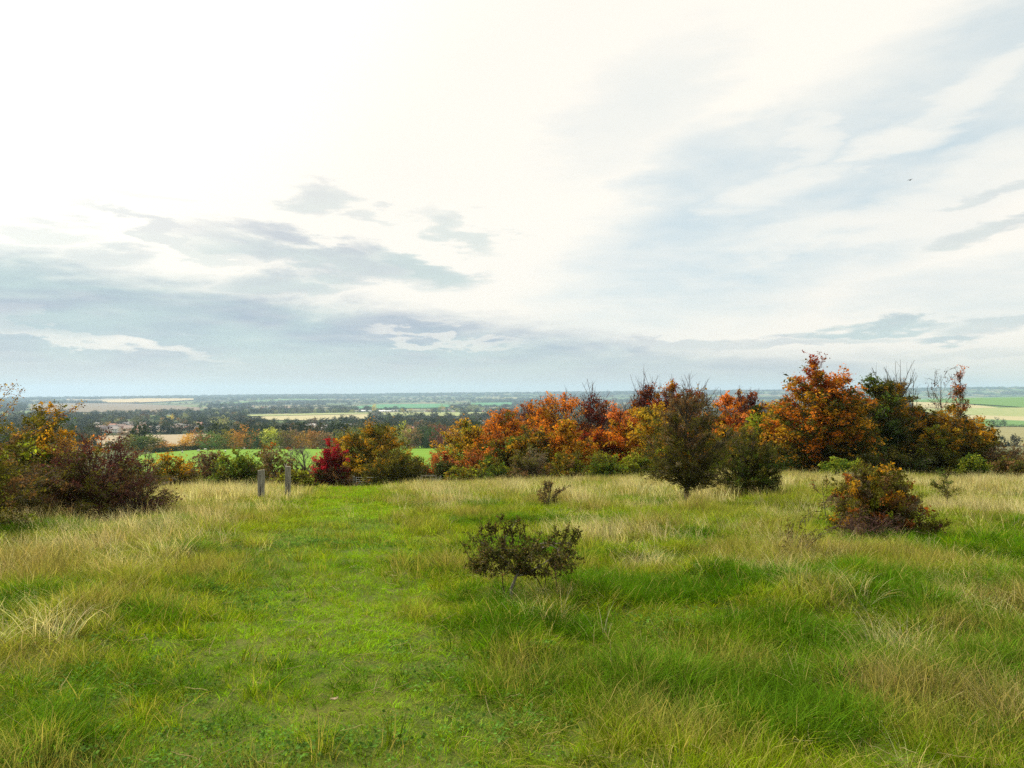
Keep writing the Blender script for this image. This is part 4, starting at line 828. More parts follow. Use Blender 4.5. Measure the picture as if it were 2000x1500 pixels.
def bird():
    dx, dy, dz = ray(1777, 352); s = 42 / dy; M_B = simple('dark_feathers', (.02, .02, .02), (.05, .045, .04), 9, .8)
    t = thing('bird', 'tiny dark bird flying against the pale blue sky', 'bird', (dx * s, 42, EYE + dz * s), R(30))
    P_ = np.array([[-.09, 0, 0], [-.05, 0, .005], [0, 0, .008], [.05, 0, .01], [.085, 0, .012], [.10, 0, .008]])[None]; V, Q = tubes(P_, np.array([[.004, .018, .026, .02, .014, .003]]), 8)
    obj('body', mk_mesh('bird_body', V, [Q], [M_B], smooth=True), t)
    for s_ in (-1, 1):
        m_ = MB(); m_.add([(.045, 0, .01), (-.03, 0, .01), (.05, .09 * s_, .045), (-.02, .09 * s_, .04), (.02, .19 * s_, .03), (.045, 0, .018), (-.03, 0, .016), (.05, .09 * s_, .05), (-.02, .09 * s_, .045)], [(0, 1, 3, 2), (5, 6, 8, 7)], [(2, 3, 4), (7, 8, 4)])
        obj('wing', m_.mesh('wing', [M_B]), t)
    m_ = MB(); m_.add([(-.08, .008, 0), (-.08, -.008, 0), (-.15, .03, 0), (-.15, -.03, 0), (-.08, .008, .006), (-.08, -.008, .006), (-.15, .03, .004), (-.15, -.03, .004)], [(0, 1, 3, 2), (4, 5, 7, 6)]); obj('tail', m_.mesh('tail', [M_B]), t)
bird()

# ------------------------------------------------------------------ far trees
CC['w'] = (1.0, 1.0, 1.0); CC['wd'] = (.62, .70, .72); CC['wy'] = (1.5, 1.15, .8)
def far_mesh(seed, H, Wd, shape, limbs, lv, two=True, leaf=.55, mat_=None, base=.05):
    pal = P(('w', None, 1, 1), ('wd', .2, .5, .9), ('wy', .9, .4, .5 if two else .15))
    (LV, LF, LC), wood, fine = plant_geo(seed, H=H, Wd=Wd, shape=shape, limbs=limbs, subs=4, twigs=2, lpt=lv, leaf=leaf, base=base, trunk=.28, pal=pal, inner=.45, lob=.16, flat=.25, sublen=.15)
    V, Q = wood[0]; WV = V; col = np.vstack([np.full((len(WV), 3), .8), LC])
    me = mk_mesh('tree', np.vstack([WV, LV]), [Q, LF + len(WV)], [mat_ or M_FAR], {'col': col}); return me
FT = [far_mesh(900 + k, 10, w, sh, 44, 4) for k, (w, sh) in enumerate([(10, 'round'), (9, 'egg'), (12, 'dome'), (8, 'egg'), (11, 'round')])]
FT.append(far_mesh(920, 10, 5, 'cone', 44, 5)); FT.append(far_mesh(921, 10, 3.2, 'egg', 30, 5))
FCM = 2.7
FC = {'olive': (.070, .072, .018), 'green': (.050, .078, .022), 'dkgreen': (.025, .042, .018), 'rust': (.105, .055, .018), 'orange': (.16, .078, .018), 'gold': (.20, .125, .022), 'yellow': (.32, .25, .03), 'lime': (.15, .155, .03),
      'brown': (.10, .066, .035), 'dkred': (.075, .025, .022), 'pale': (.17, .18, .075), 'grey': (.095, .095, .06), 'salmon': (.32, .15, .07), 'straw': (.22, .17, .07)}
def far_tree(name, label, x, y, Hh, wd, key, v, group, rs):
    me = FT[v]; c = np.array(FC[key]) * FCM * rs.uniform(.8, 1.25) * (1.45 if y < 500 else 1)
    o = obj(name, me, None, (x, y, float(H0(x, y)) - .3), (0, 0, rs.uniform(0, 6.28)), (wd / 10, wd / 10, Hh / 10), label=label, category='tree', group=group)
    o.color = (*c, 1); return o
rs = np.random.default_rng(21)
row = [(258, 848, 'olive', 50), (282, 846, 'green', 50), (303, 850, 'olive', 45), (322, 862, 'orange', 30), (340, 866, 'gold', 24), (352, 862, 'rust', 24), (368, 845, 'gold', 40), (392, 838, 'rust', 44), (413, 842, 'green', 40), (438, 837, 'olive', 44),
       (458, 841, 'gold', 36), (481, 833, 'orange', 42), (502, 838, 'dkgreen', 40), (527, 832, 'lime', 44), (549, 840, 'olive', 36), (569, 836, 'brown', 44), (592, 843, 'gold', 40), (613, 837, 'rust', 42), (635, 840, 'brown', 42), (656, 842, 'olive', 40),
       (679, 838, 'olive', 44), (702, 835, 'green', 46), (724, 833, 'olive', 40), (746, 836, 'gold', 40), (768, 831, 'olive', 36), (785, 826, 'lime', 34), (803, 828, 'brown', 40), (824, 831, 'dkgreen', 42), (846, 834, 'dkgreen', 44), (866, 829, 'dkred', 40),
       (886, 835, 'gold', 36), (904, 838, 'lime', 36), (928, 840, 'brown', 40), (950, 838, 'olive', 44), (975, 840, 'rust', 44)]
adj = {'olive': 'olive', 'green': 'mid green', 'orange': 'orange', 'gold': 'golden brown', 'rust': 'rust red', 'dkgreen': 'dark green', 'lime': 'bright yellow-green', 'brown': 'brown', 'dkred': 'dark wine'}
def whr(px):
    if px < 318: return 'on the low slope left of the pasture tip'
    if px < 360: return 'low in the gap of the hedge above the pasture tip'
    if px < 530: return 'in the row left of the utility pole'
    if px < 640: return 'in the row between the utility pole and the crimson shrub'
    if px < 740: return 'in the row above the golden maple'
    if px < 860: return 'in the row above the green strip right of the maple'
    return 'in the row left of the copse'
seen = {}
ords = ['', 'second ', 'third ', 'fourth ', 'fifth ']
for (px, top, key, w) in row:
    d = 402 + rs.uniform(0, 18) if px > 345 else 385
    if px > 860: d = 408
    x = at_d(px, d); z = float(H0(x, d)); dx, dy, dz = ray(px, top); Hh = EYE + dz * d / dy - z + .3
    k = (key, whr(px)); seen[k] = seen.get(k, 0) + 1; o_ = ords[seen[k] - 1]
    lb = f"{o_}{adj[key]} tree {whr(px)}"
    if seen[k] > 1: lb = f"{o_}{adj[key]} tree {whr(px)}"
    far_tree('hedgerow_tree', lb, x, d, Hh, w / F * d * 1.25, key, int(rs.integers(0, 5)), 'row of trees above the sheep pasture', rs)
# dark hedge at the trees' feet and a little conical shrub
def hedge_strip(name, label, pts, w, h, col, near, n=700, leaf=.5):
    rs_ = np.random.default_rng(len(label)); Q = np.array([at(px, py, near) for px, py in pts]); seg = np.linalg.norm(np.diff(Q, axis=0), axis=1); cum = np.concatenate([[0], np.cumsum(seg)])
    s = rs_.random(n) * cum[-1]; B = np.stack([np.interp(s, cum, Q[:, k]) for k in range(3)], -1); B[:, :2] += rs_.normal(0, w * .3, (n, 2)); B[:, 2] = H0(B[:, 0], B[:, 1]) + rs_.random(n) * h * (0.65 + .5 * vn(s, s * 0, 6, 3))
    c0 = B.mean(0); c = np.array(FC[col]) * rs_.uniform(.6, 1.3, (n, 1)); V, Fq, Cc = leaf_quads(rs_, B - c0, rs_.uniform(.6, 1.3, n) * leaf, c, .15, .9)
    o = obj(name, mk_mesh(name, V, [Fq], [M_FARW], {'col': Cc}), None, tuple(c0), label=label, category='hedge')
M_FARW = leaf_mat('hedge_leaves', .15, .8, var=.2, spec=.1)
hedge_strip('hedge', 'dark low hedge along the top edge of the sheep pasture', [(300, 886), (350, 882), (400, 879), (450, 876.5), (500, 875), (600, 874), (700, 873.5), (860, 872.6), (980, 872.5)], 2.5, 3.2, 'dkgreen', 300, 6500, .6)
hedge_strip('hedge', 'dark hedge behind the first stubble field', [(150, 851), (250, 850.5), (345, 849), (420, 846)], 4, 3.0, 'dkgreen', 300, 1500, .8)
x, y, z = at(826, 871.5, 300); t = far_tree('conical_shrub', 'small bright green rounded shrub at the foot of the dark trees in the row', x, y - 3, 2.9, 2.6, 'lime', 1, None, rs); t['category'] = 'shrub'

FIELDS_PX = [(190, 420, 848, 874), (190, 335, 836, 846), (480, 724, 808, 822), (685, 880, 790.5, 799), (740, 960, 806.5, 813), (50, 390, 789, 806), (200, 380, 780, 788), (1780, 2090, 777, 824), (1900, 2090, 820, 870), (920, 1000, 787, 794)]
def to_px(x, y, z):
    v = np.array([x, y, z - EYE]); f_ = v[1] * cp + v[2] * sp; u_ = v[2] * cp - v[1] * sp; return 1000 + F * v[0] / f_, 750 - F * u_ / f_
def in_field(px, py): return any(a < px < b and c < py < d_ for a, b, c, d_ in FIELDS_PX)
def size_word(h, lo, hi): return ('low', 'rounded', 'tall')[min(2, int(3 * (h - lo) / (hi - lo)))]
def mid_trees(n, x0, x1, y0, y1, hmin, hmax, keys, group, labels, seed, wf=1.15, avoid=True, kinds=(0, 1, 2, 3, 4)):
    rs = np.random.default_rng(seed); k = 0; tries = 0
    while k < n and tries < n * 20:
        tries += 1; px = rs.uniform(x0, x1); py = rs.uniform(y0, y1)
        if avoid and in_field(px, py - 1): continue
        x, y, z = at(px, py, 430); Hh = rs.uniform(hmin, hmax); key = keys[rs.integers(0, len(keys))]; wr = rs.random()
        far_tree('valley_tree', f"{('narrow ', '', 'broad ')[int(3 * wr)]}{size_word(Hh, hmin, hmax)} {labels[0][key]} tree {labels[1][min(len(labels[1]) - 1, int(len(labels[1]) * (px - x0) / (x1 - x0)))]}", x, y, Hh, Hh * wf * (.75 + .55 * wr), key, kinds[rs.integers(0, len(kinds))], group, rs); k += 1
ADJ2 = {**adj, 'pale': 'pale olive', 'grey': 'greyish green', 'yellow': 'yellow', 'salmon': 'pinkish orange', 'straw': 'straw coloured'}
vl = lambda *where: (ADJ2, where)
nat = ['green', 'olive', 'dkgreen', 'grey', 'green', 'dkgreen', 'pale', 'brown', 'olive', 'gold']
mid_trees(66, 130, 480, 820, 839, 8, 14, nat, 'trees among the nearer village roofs', vl('behind the left thicket, left of the village', 'by the leftmost white barn of the village', 'by the middle white barn of the village', 'between the middle barn and the big willow', 'right of the big pale willow'), 1)
mid_trees(46, 470, 700, 832, 856, 7, 12, nat + ['rust', 'brown'], 'trees around the grey roofed village', vl('above the row, left of the grey roofed village', 'in the grey roofed village', 'by the right end of the grey roofed village'), 2)
mid_trees(64, 700, 1010, 822, 850, 8, 14, nat + ['rust', 'dkgreen', 'brown'], 'trees right of the village', vl('on the slope above the golden maple', 'on the slope left of the red brick house', 'on the slope by the red brick house', 'on the slope against the orange copse'), 3)
mid_trees(34, 130, 480, 806, 822, 10, 15, ['dkgreen', 'green', 'green', 'grey', 'pale'], 'belt of trees beyond the village', vl('in the belt beyond the leftmost barns', 'in the belt left of the willow', 'in the belt behind the willow', 'in the belt right of the willow'), 4)
mid_trees(34, 480, 700, 806.5, 808.5, 14, 19, ['green', 'pale', 'grey', 'olive', 'green'], 'tree line beyond the pale field', vl('in the line over the left third of the pale field', 'in the line over the middle of the pale field', 'in the line over the right end of the pale field'), 5, avoid=False)
mid_trees(26, 700, 1010, 797, 806, 12, 20, ['dkgreen', 'green', 'pale', 'yellow', 'grey'], 'trees by the far green fields', vl('by the white polytunnels', 'in the hedges right of the polytunnels', 'in the far hedges left of the copse tops'), 6)
for px, base, top, w, key, v, lb in ((431, 847, 813, 34, 'pale', 0, 'big pale yellow willow standing over the village'), (302, 845, 821, 12, 'dkgreen', 5, 'dark conifer between the village roofs'), (334, 826, 809, 14, 'yellow', 0, 'small round yellow tree in the belt behind the village'),
                                     (362, 822, 806, 12, 'pale', 0, 'pale round tree in the belt left of the willow'), (250, 852, 834, 36, 'rust', 2, 'broad rust coloured tree between the stubble strips'), (230, 832, 818, 22, 'pale', 2, 'low pale yellow-green tree left of the white roofs'),
                                     (757, 836, 812, 10, 'green', 6, 'slim green poplar above the row'), (722, 836, 806, 22, 'dkgreen', 5, 'dark pine on the rise beyond the row'), (760, 832, 807, 16, 'dkgreen', 5, 'dark twin-topped conifer on the rise'), (742, 830, 808, 12, 'dkgreen', 5, 'dark narrow conifer left of the twin-topped one'),
                                     (731, 803, 788, 9, 'yellow', 1, 'yellow tree before the white polytunnels'), (861, 804, 790, 12, 'pale', 0, 'round pale tree right of the polytunnels'), (837, 806, 799, 7, 'orange', 0, 'tiny orange tree between the far fields'),
                                     (925, 804, 788, 16, 'pale', 0, 'round pale tree left of the copse tops'), (952, 812, 798, 16, 'dkgreen', 0, 'dark tree beside the leftmost copse twigs'), (1508, 789, 778, 14, 'green', 0, 'single green tree on the skyline gap left of the beech'),
                                     (1948, 836, 816, 22, 'dkgreen', 0, 'dark tree in the far right fields'), (1962, 834, 818, 10, 'dkgreen', 0, 'smaller dark tree beside the one in the right fields'), (1985, 835, 828, 34, 'dkgreen', 2, 'dark clump of thorn in the far right fields')):
    x, y, z = at(px, base, 300); dx, dy, dz = ray(px, top); Hh = EYE + dz * y / dy - z
    far_tree('valley_tree', lb, x, y, Hh, w / F * y * 1.15, key, v, None, rs)

# ------------------------------------------------------------------ houses
M_WALL = simple('house_wall', (0.75, 0.75, 0.75), (1, 1, 1), .6, .9, objcol=True); M_ROOF = simple('roof_tiles', (0.75, 0.75, 0.75), (1, 1, 1), .8, .85, objcol=True); M_PANE = simple('window_glass', (.03, .035, .04), (.06, .07, .08), 2, .2, spec=.6)
def gable(L, D, h, rh):
    w = MB(); w.add([(-L/2, -D/2, 0), (L/2, -D/2, 0), (L/2, D/2, 0), (-L/2, D/2, 0), (-L/2, -D/2, h), (L/2, -D/2, h), (L/2, D/2, h), (-L/2, D/2, h), (-L/2, 0, h + rh), (L/2, 0, h + rh)],
                    [(0, 1, 5, 4), (1, 2, 6, 5), (2, 3, 7, 6), (3, 0, 4, 7)], [(5, 6, 9), (7, 4, 8)])
    e = .4; r = MB(); y = D/2 + e; zz = h - e * rh / (D/2)
    for s in (-1, 1): r.add([(-L/2 - e, s * y, zz + .02), (L/2 + e, s * y, zz + .02), (L/2 + e, 0, h + rh + .02), (-L/2 - e, 0, h + rh + .02), (-L/2 - e, s * y, zz + .25), (L/2 + e, s * y, zz + .25), (L/2 + e, 0, h + rh + .25), (-L/2 - e, 0, h + rh + .25)],
                             [(4, 5, 6, 7), (0, 1, 5, 4), (1, 2, 6, 5), (3, 0, 4, 7)])
    c = MB(); c.box(L * .3, L * .3 + .8, -.4, .4, h + rh - .6, h + rh + 1.1)
    return w.mesh('walls', [M_WALL]), r.mesh('roof', [M_ROOF]), c.mesh('chimney', [M_WALL])
win = MB(); win.box(-.55, .55, -.06, 0, -.6, .6); WIN = win.mesh('window', [M_PANE])
HT = {'house': (gable(11, 8, 5, 3), [(-3.5, 3.6), (0, 3.6), (3.5, 3.6), (-3.5, 1.4), (3.5, 1.4)], 4), 'bungalow': (gable(14, 9, 2.7, 2.8), [(-4, 1.5), (0, 1.5), (4, 1.5)], 4.5), 'barn': (gable(30, 14, 4.5, 3), [], 7)}
def house(kind, label, px, py, wall, roof, rz, s=1.0, near=430, group=None):
    x, y, z = at(px, py, near); (w, r, c), wins, hy = HT[kind]
    t = thing({'house': 'village_house', 'bungalow': 'bungalow', 'barn': 'barn'}[kind], label, 'building', (x, y, z), rz, (s, s, s), group)
    o = obj('walls', w, t); o.color = (*wall, 1); q = obj('roof', r, t); q.color = (*roof, 1)
    if kind != 'barn':
        k = obj('chimney', c, q); k.color = (.25, .12, .09, 1)
        for a, b in wins: obj('window', WIN, t, (a, -hy, b))
rs = np.random.default_rng(8)
WC = [(.55, .52, .46), (.42, .36, .30), (.34, .17, .12), (.62, .60, .56), (.45, .40, .34)]; RC = [(.17, .15, .15), (.22, .16, .14), (.30, .28, .27), (.26, .13, .10), (.20, .19, .19)]
wn = ['cream', 'buff', 'red brick', 'white', 'sand coloured']; rn = ['slate', 'brown', 'pale grey', 'red tiled', 'grey']
def village(n, x0, x1, y0, y1, where, seed, s=1.0, group=None):
    rs = np.random.default_rng(seed)
    for i in range(n):
        a, b = rs.integers(0, 5), rs.integers(0, 5); kd = 'house' if rs.random() < .6 else 'bungalow'
        house(kd, f"{wn[a]} {kd} with {rn[b]} roof {where}", rs.uniform(x0, x1), rs.uniform(y0, y1), tuple(min(.85, v * 1.3) for v in WC[a]), tuple(v * 1.5 for v in RC[b]), rs.normal(0, .5), s, group=group)
village(34, 190, 405, 833, 846, 'in the village beyond the stubble field', 31, group='houses of the nearer village')
village(20, 596, 700, 838, 850, 'in the grey roofed village above the row', 32, group='houses above the tree row')
village(10, 770, 960, 826, 842, 'among trees right of the village', 33, group='houses on the wooded slope')
village(22, 430, 580, 795, 800, 'in the distant red roofed village', 34, 1.25, group='houses of the distant village')
village(10, 800, 960, 801, 806, 'by the far green fields', 35, 1.2, group='houses by the far fields')
for px, py, w_, lb in ((212, 838, .5, 'white sided industrial barn, leftmost in the village'), (265, 838, .5, 'white roofed barn in the middle of the village'), (236, 829, .42, 'pale roofed barn behind the village'), (386, 838, .3, 'small white barn left of the willow'),
                       (650, 857, .45, 'small white gabled barn just above the tree row'), (850, 824, .4, 'white roofed barn on the wooded slope')):
    house('barn', lb, px, py, (.75, .75, .74), (.60, .62, .64), rs.normal(0, .15), w_)
house('house', 'red brick house with pale roof and chimney on the wooded slope', 905, 829, (.40, .17, .12), (.45, .42, .40), .2, 1.3)
def tunnels(px0, px1, py, lb):
    a = at(px0, py, 900); b = at(px1, py, 900); L = math.dist(a, b); t = thing('polytunnel', lb, 'greenhouse', ((a[0] + b[0]) / 2, (a[1] + b[1]) / 2, (a[2] + b[2]) / 2), math.atan2(b[1] - a[1], b[0] - a[0]))
    th = np.linspace(0, math.pi, 9); V = [(x, -9 * math.cos(q), 4.5 * math.sin(q)) for x in (-L/2, L/2) for q in th]
    m_ = MB(); m_.add(V, [(i, i + 1, i + 10, i + 9) for i in range(8)], [(0, i + 1, i) for i in range(1, 8)] + [(9, 9 + i, 10 + i) for i in range(1, 8)])
    M_P = simple('white_film', (.6, .62, .63), (.75, .76, .77), .05, .5); obj('cover', m_.mesh('cover', [M_P], True), t)
    m_ = MB(); 
    for s in (-1, 1): m_.box(s * (L/2 + .3) - .25, s * (L/2 + .3) + .25, -2, 2, 0, 3.2)
    obj('door_frame', m_.mesh('door_frame', [M_METAL]), t)
tunnels(737, 782, 803.5, 'long white polytunnel before the far green field'); tunnels(702, 726, 803.0, 'shorter white polytunnel left of the yellow tree'); tunnels(1955, 1992, 777.5, 'white roofed shed line on the far right ridge foot')

# ------------------------------------------------------------------ instancing through geometry nodes (stuff only)
def proto_collection(name, meshes):
    c = bpy.data.collections.new(name)
    for i, me in enumerate(meshes):
        o = bpy.data.objects.new('%s_%02d' % (name, i), me); c.objects.link(o)
    return c
def scatter(name, coll, pos, rot, scl, vid, tint, **props):
    n = len(pos); me = bpy.data.meshes.new(name); me.vertices.add(n); me.vertices.foreach_set('co', np.asarray(pos, np.float32).ravel())
    for k, t_, f_, a in (('rot', 'FLOAT_VECTOR', 'vector', rot), ('scl', 'FLOAT_VECTOR', 'vector', scl), ('tint', 'FLOAT_COLOR', 'color', np.hstack([tint, np.ones((n, 1))])), ('vid', 'INT', 'value', vid)):
        at_ = me.attributes.new(k, t_, 'POINT'); at_.data.foreach_set(f_, np.ascontiguousarray(a, np.int32 if t_ == 'INT' else np.float32).ravel())
    o = obj(name, me, **props)
    ng = bpy.data.node_groups.new(name + '_scatter', 'GeometryNodeTree')
    ng.interface.new_socket('Geometry', in_out='INPUT', socket_type='NodeSocketGeometry'); ng.interface.new_socket('Geometry', in_out='OUTPUT', socket_type='NodeSocketGeometry')
    N, L = ng.nodes, ng.links; gi = N.new('NodeGroupInput'); go = N.new('NodeGroupOutput'); ip = N.new('GeometryNodeInstanceOnPoints'); ci = N.new('GeometryNodeCollectionInfo')
    ci.inputs['Collection'].default_value = coll; ci.inputs['Separate Children'].default_value = True; ci.inputs['Reset Children'].default_value = True
    def na(nm, ty):
        a = N.new('GeometryNodeInputNamedAttribute'); a.data_type = ty; a.inputs['Name'].default_value = nm; return a.outputs['Attribute']
    L.new(gi.outputs[0], ip.inputs['Points']); L.new(ci.outputs[0], ip.inputs['Instance']); ip.inputs['Pick Instance'].default_value = True
    L.new(na('vid', 'INT'), ip.inputs['Instance Index'])
    e2r = N.new('FunctionNodeEulerToRotation'); L.new(na('rot', 'FLOAT_VECTOR'), e2r.inputs[0]); L.new(e2r.outputs[0], ip.inputs['Rotation'])
    L.new(na('scl', 'FLOAT_VECTOR'), ip.inputs['Scale']); L.new(ip.outputs[0], go.inputs[0])
    md = o.modifiers.new('scatter', 'NODES'); md.node_group = ng; return o

# far woods and hedgerows, one mass
def far_woods():
    rs = np.random.default_rng(66)
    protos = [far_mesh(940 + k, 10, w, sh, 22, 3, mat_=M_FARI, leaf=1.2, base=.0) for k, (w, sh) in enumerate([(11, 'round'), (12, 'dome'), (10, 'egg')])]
    c = proto_collection('wood_crown', protos); Pp = []; Hs = []
    for i in range(620):
        a = rs.uniform(-.75, .75); d = 480 * (13500 / 480) ** (rs.random() ** .8)
        x, y = math.sin(a) * d, math.cos(a) * d; L = rs.uniform(60, 260) * (1 + d / 4000); th = rs.normal(0, .25) if rs.random() < .8 else rs.normal(1.4, .2)
        n = int(L / (8 + d / 500)) + 2; t = np.linspace(-.5, .5, n) * L; xx = x + t * math.cos(th) + rs.normal(0, 2, n); yy = y + t * math.sin(th) + rs.normal(0, 3, n)
        h = rs.uniform(3, 8, n) + (rs.random(n) < .25) * rs.uniform(3, 8, n); k = rs.random(n) < .9; Pp.append(np.stack([xx, yy], -1)[k]); Hs.append(h[k])
    for i in range(150):
        a = rs.uniform(-.75, .75); d = rs.uniform(800, 12000); x, y = math.sin(a) * d, math.cos(a) * d; n = int(rs.uniform(15, 70)); R_ = rs.uniform(30, 140) * (1 + d / 5000)
        q = rs.normal(0, 1, (n, 2)) * R_ * .5; q[:, 0] *= 2.2; Pp.append(q + (x, y)); Hs.append(rs.uniform(8, 15, n) * (1 + d / 14000))
    n = 2600; a = rs.uniform(-.8, .8, n); d = rs.normal(12300, 700, n); Pp.append(np.stack([np.sin(a) * d, np.cos(a) * d], -1)); Hs.append(rs.uniform(9, 22, n))
    n = 1300; a = rs.uniform(-.8, .8, n); d = rs.uniform(6500, 12000, n); Pp.append(np.stack([np.sin(a) * d, np.cos(a) * d], -1)); Hs.append(rs.uniform(9, 16, n))
    Q = np.vstack(Pp); Hh = np.concatenate(Hs); Z = H0(Q[:, 0], Q[:, 1]); D = np.hypot(Q[:, 0], Q[:, 1])
    keep = []
    for (x, y), z, h in zip(Q, Z, Hh):
        if y < 440: keep.append(False); continue
        px, py = to_px(x, y, z); keep.append(not in_field(px, py))
    keep = np.array(keep); Q, Hh, Z, D = Q[keep], Hh[keep], Z[keep], D[keep]; n = len(Q)
    keys = np.array([FC[k] for k in ('green', 'dkgreen', 'olive', 'grey', 'pale', 'gold', 'rust')]); t = keys[rs.choice(7, n, p=[.27, .33, .14, .13, .07, .04, .02])] * rs.uniform(.8, 1.2, (n, 1))
    wide = 1.0 + np.clip(D / 4500, 0, 3.5)
    scatter('woodland', c, np.column_stack([Q, Z - .5]), np.column_stack([np.zeros(n), np.zeros(n), rs.uniform(0, 6.28, n)]), np.column_stack([Hh / 10 * wide, Hh / 10 * wide, Hh / 10]), rs.integers(0, 3, n), t,
            kind='stuff', label='distant hedgerows and woods covering the plain up to the blue hills', category='woodland')
    print('woods', n)
far_woods()

# ------------------------------------------------------------------ grass
def tuft(seed, n, rad, h0, h1, w, bend, lean=0.0, dead=.1, seedhead=0, segs=4, spread=.6):
    rs = np.random.default_rng(seed); a = rs.uniform(0, 6.28, n); r = rad * np.sqrt(rs.random(n)); B = np.stack([np.cos(a) * r, np.sin(a) * r, np.full(n, -.03)], -1)
    h = rs.uniform(h0, h1, n); da = a + rs.normal(0, .9, n); D = np.stack([np.cos(da), np.sin(da)], -1); k = bend * rs.uniform(.3, 1.3, n)
    t = np.linspace(0, 1, segs)[None, :]; st = spread * rs.uniform(.1, 1, n)
    X = B[:, None, :2] + D[:, None] * ((st[:, None] * t * .35 + k[:, None] * t ** 2.2 * .7) * h[:, None])[..., None] + np.array([lean, 0]) * (t ** 1.5 * h[:, None])[..., None]
    Z = B[:, 2:3] + h[:, None] * (t - .28 * k[:, None] * t ** 3)
    C = np.concatenate([X, Z[..., None]], -1)
    fa = rs.uniform(0, 3.14, n); S = np.stack([np.cos(fa), np.sin(fa), np.zeros(n)], -1)[:, None]
    ww = w * rs.uniform(.6, 1.3, n)[:, None, None] * (1 - np.linspace(0, 1, segs) ** 1.6 * .9)[None, :, None] * .5
    V = np.stack([C - S * ww, C + S * ww], 2).reshape(-1, 3); i = np.arange(n * segs * 2).reshape(n, segs, 2)
    Fq = np.stack([i[:, :-1, 0], i[:, :-1, 1], i[:, 1:, 1], i[:, 1:, 0]], -1).reshape(-1, 4)
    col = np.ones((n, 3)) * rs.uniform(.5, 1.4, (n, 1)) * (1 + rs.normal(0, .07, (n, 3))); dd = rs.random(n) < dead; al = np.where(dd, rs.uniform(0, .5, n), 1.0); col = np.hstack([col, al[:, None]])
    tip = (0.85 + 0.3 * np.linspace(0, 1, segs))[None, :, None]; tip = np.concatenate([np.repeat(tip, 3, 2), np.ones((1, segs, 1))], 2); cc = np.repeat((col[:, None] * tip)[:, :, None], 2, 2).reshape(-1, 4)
    Vs, Fs, Cs = [V], [Fq], [cc]
    if seedhead:
        tips = C[:, -1]; m_ = seedhead; P_ = (tips[:, None] + rs.normal(0, 1, (n, m_, 3)) * np.array([w * 2.2, w * 2.2, h.mean() * .07])).reshape(-1, 3)
        lv, lf, lc = leaf_quads(rs, P_, np.full(len(P_), w * 1.9), np.repeat(col, m_, 0) * .9, 0, .5); Vs.append(lv); Fs.append(lf + len(V)); Cs.append(lc)
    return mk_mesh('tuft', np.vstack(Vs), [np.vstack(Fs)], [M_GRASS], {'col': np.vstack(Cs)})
def path_w(x, y, grow=0.0):
    """1 on the mown path, 0 off it"""
    cx = -0.25 - 0.2 * y + (vn(y, y * 0, 6, 9) - .5) * .5; hw = 1.0 + 0.036 * y; e = (fbm(x, y, 1.1, 12) - .5) * .9 * (1 + y / 40)
    p = sst(hw + grow + .35 - np.abs(x - cx) + e, 0, .8 + y * .03 + grow)
    return p * sst(66 - y, 0, 4)
STRAW = [(60, 1300, .45, 1), (110, 1240, .35, 1), (250, 1130, .5, 1), (30, 1120, 1.2, .9), (180, 1080, 1.2, .9), (1770, 1290, .45, 1), (1730, 1350, .35, .9), (1960, 1400, .4, .9), (1600, 1150, .45, .8), (1480, 1120, .6, .7), (1300, 1110, .5, .6),
         (765, 1300, .25, .8), (1560, 1080, 1., .9), (890, 1110, .4, .8), (1950, 1190, .5, .8), (1190, 1050, 1.2, 1), (575, 980, 1.1, .9), (520, 1000, .9, .9), (455, 1030, .6, .9), (400, 1058, .5, .9), (345, 1092, .4, .9), (295, 1125, .35, .9), (235, 1170, .3, 1), (180, 1205, .3, 1)]
DRYSPOT = [(1062, 1188, .2, 1), (1090, 1180, .2, 1), (1030, 1200, .15, .9), (1075, 1210, .2, .9)]
LUSH = [(375, 1080, .35, 1), (325, 1210, .5, 1), (180, 1350, .45, .8), (1010, 1215, .5, 1), (1160, 1165, .5, 1), (950, 1165, .35, 1), (1090, 1240, .4, .9), (1500, 1230, .5, .8), (1650, 1290, .5, .9), (1290, 1370, .4, .9), (1780, 1175, .6, 1), (1950, 1290, .5, .9),
        (1540, 1430, .35, .8), (60, 1450, .5, .8), (1220, 1010, .9, .7), (905, 1020, .7, .7), (560, 1145, .25, .7), (60, 1170, .6, .8), (340, 1290, .4, .7)]
def patches(L): return [(*at(px, py, 1)[:2], r, w) for px, py, r, w in L]
STRAW, LUSH, DRYSPOT = patches(STRAW), patches(LUSH), patches(DRYSPOT)
def cover(x, y):
    d = np.hypot(x, y); p = path_w(x, y); cx = -.25 - .2 * y
    side = np.where(x > cx, 1, -1)
    base = np.where(side > 0, .05 + .09 * sst(d, 7, 14) + .55 * sst(d, 15, 30), .045 + .12 * sst(d, 6.5, 11) + .35 * sst(d, 14, 26))
    n = fbm(x + 31, y, 2.6, 33, 3); n2 = fbm(x, y + 11, .8, 41, 2)
    s = np.clip(base * (0.12 + 1.9 * sst(n, .35, .66)) * (.15 + 1.7 * sst(n2, .25, .75)), 0, 1)
    l = sst(fbm(x, y, 1.7, 55, 3), .52, .74) * (1 - .5 * sst(d, 12, 30))
    for (a, b, r, w) in STRAW: k = np.exp(-(((x - a) ** 2 + (y - b) ** 2) / r ** 2)); s = np.maximum(s, k * w * 1.1); l = l * (1 - k)
    for (a, b, r, w) in LUSH: k = np.exp(-(((x - a) ** 2 + (y - b) ** 2) / r ** 2)); l = np.maximum(l, k * w); s = s * (1 - .75 * k)
    for (a, b, r, w) in DRYSPOT: s = np.maximum(s, w * np.exp(-(((x - a) ** 2 + (y - b) ** 2) / r ** 2)))
    q = path_w(x, y, .5 + y * .022); s = s * (1 - .93 * q); l = l * (1 - p * .85)
    return p, s, l
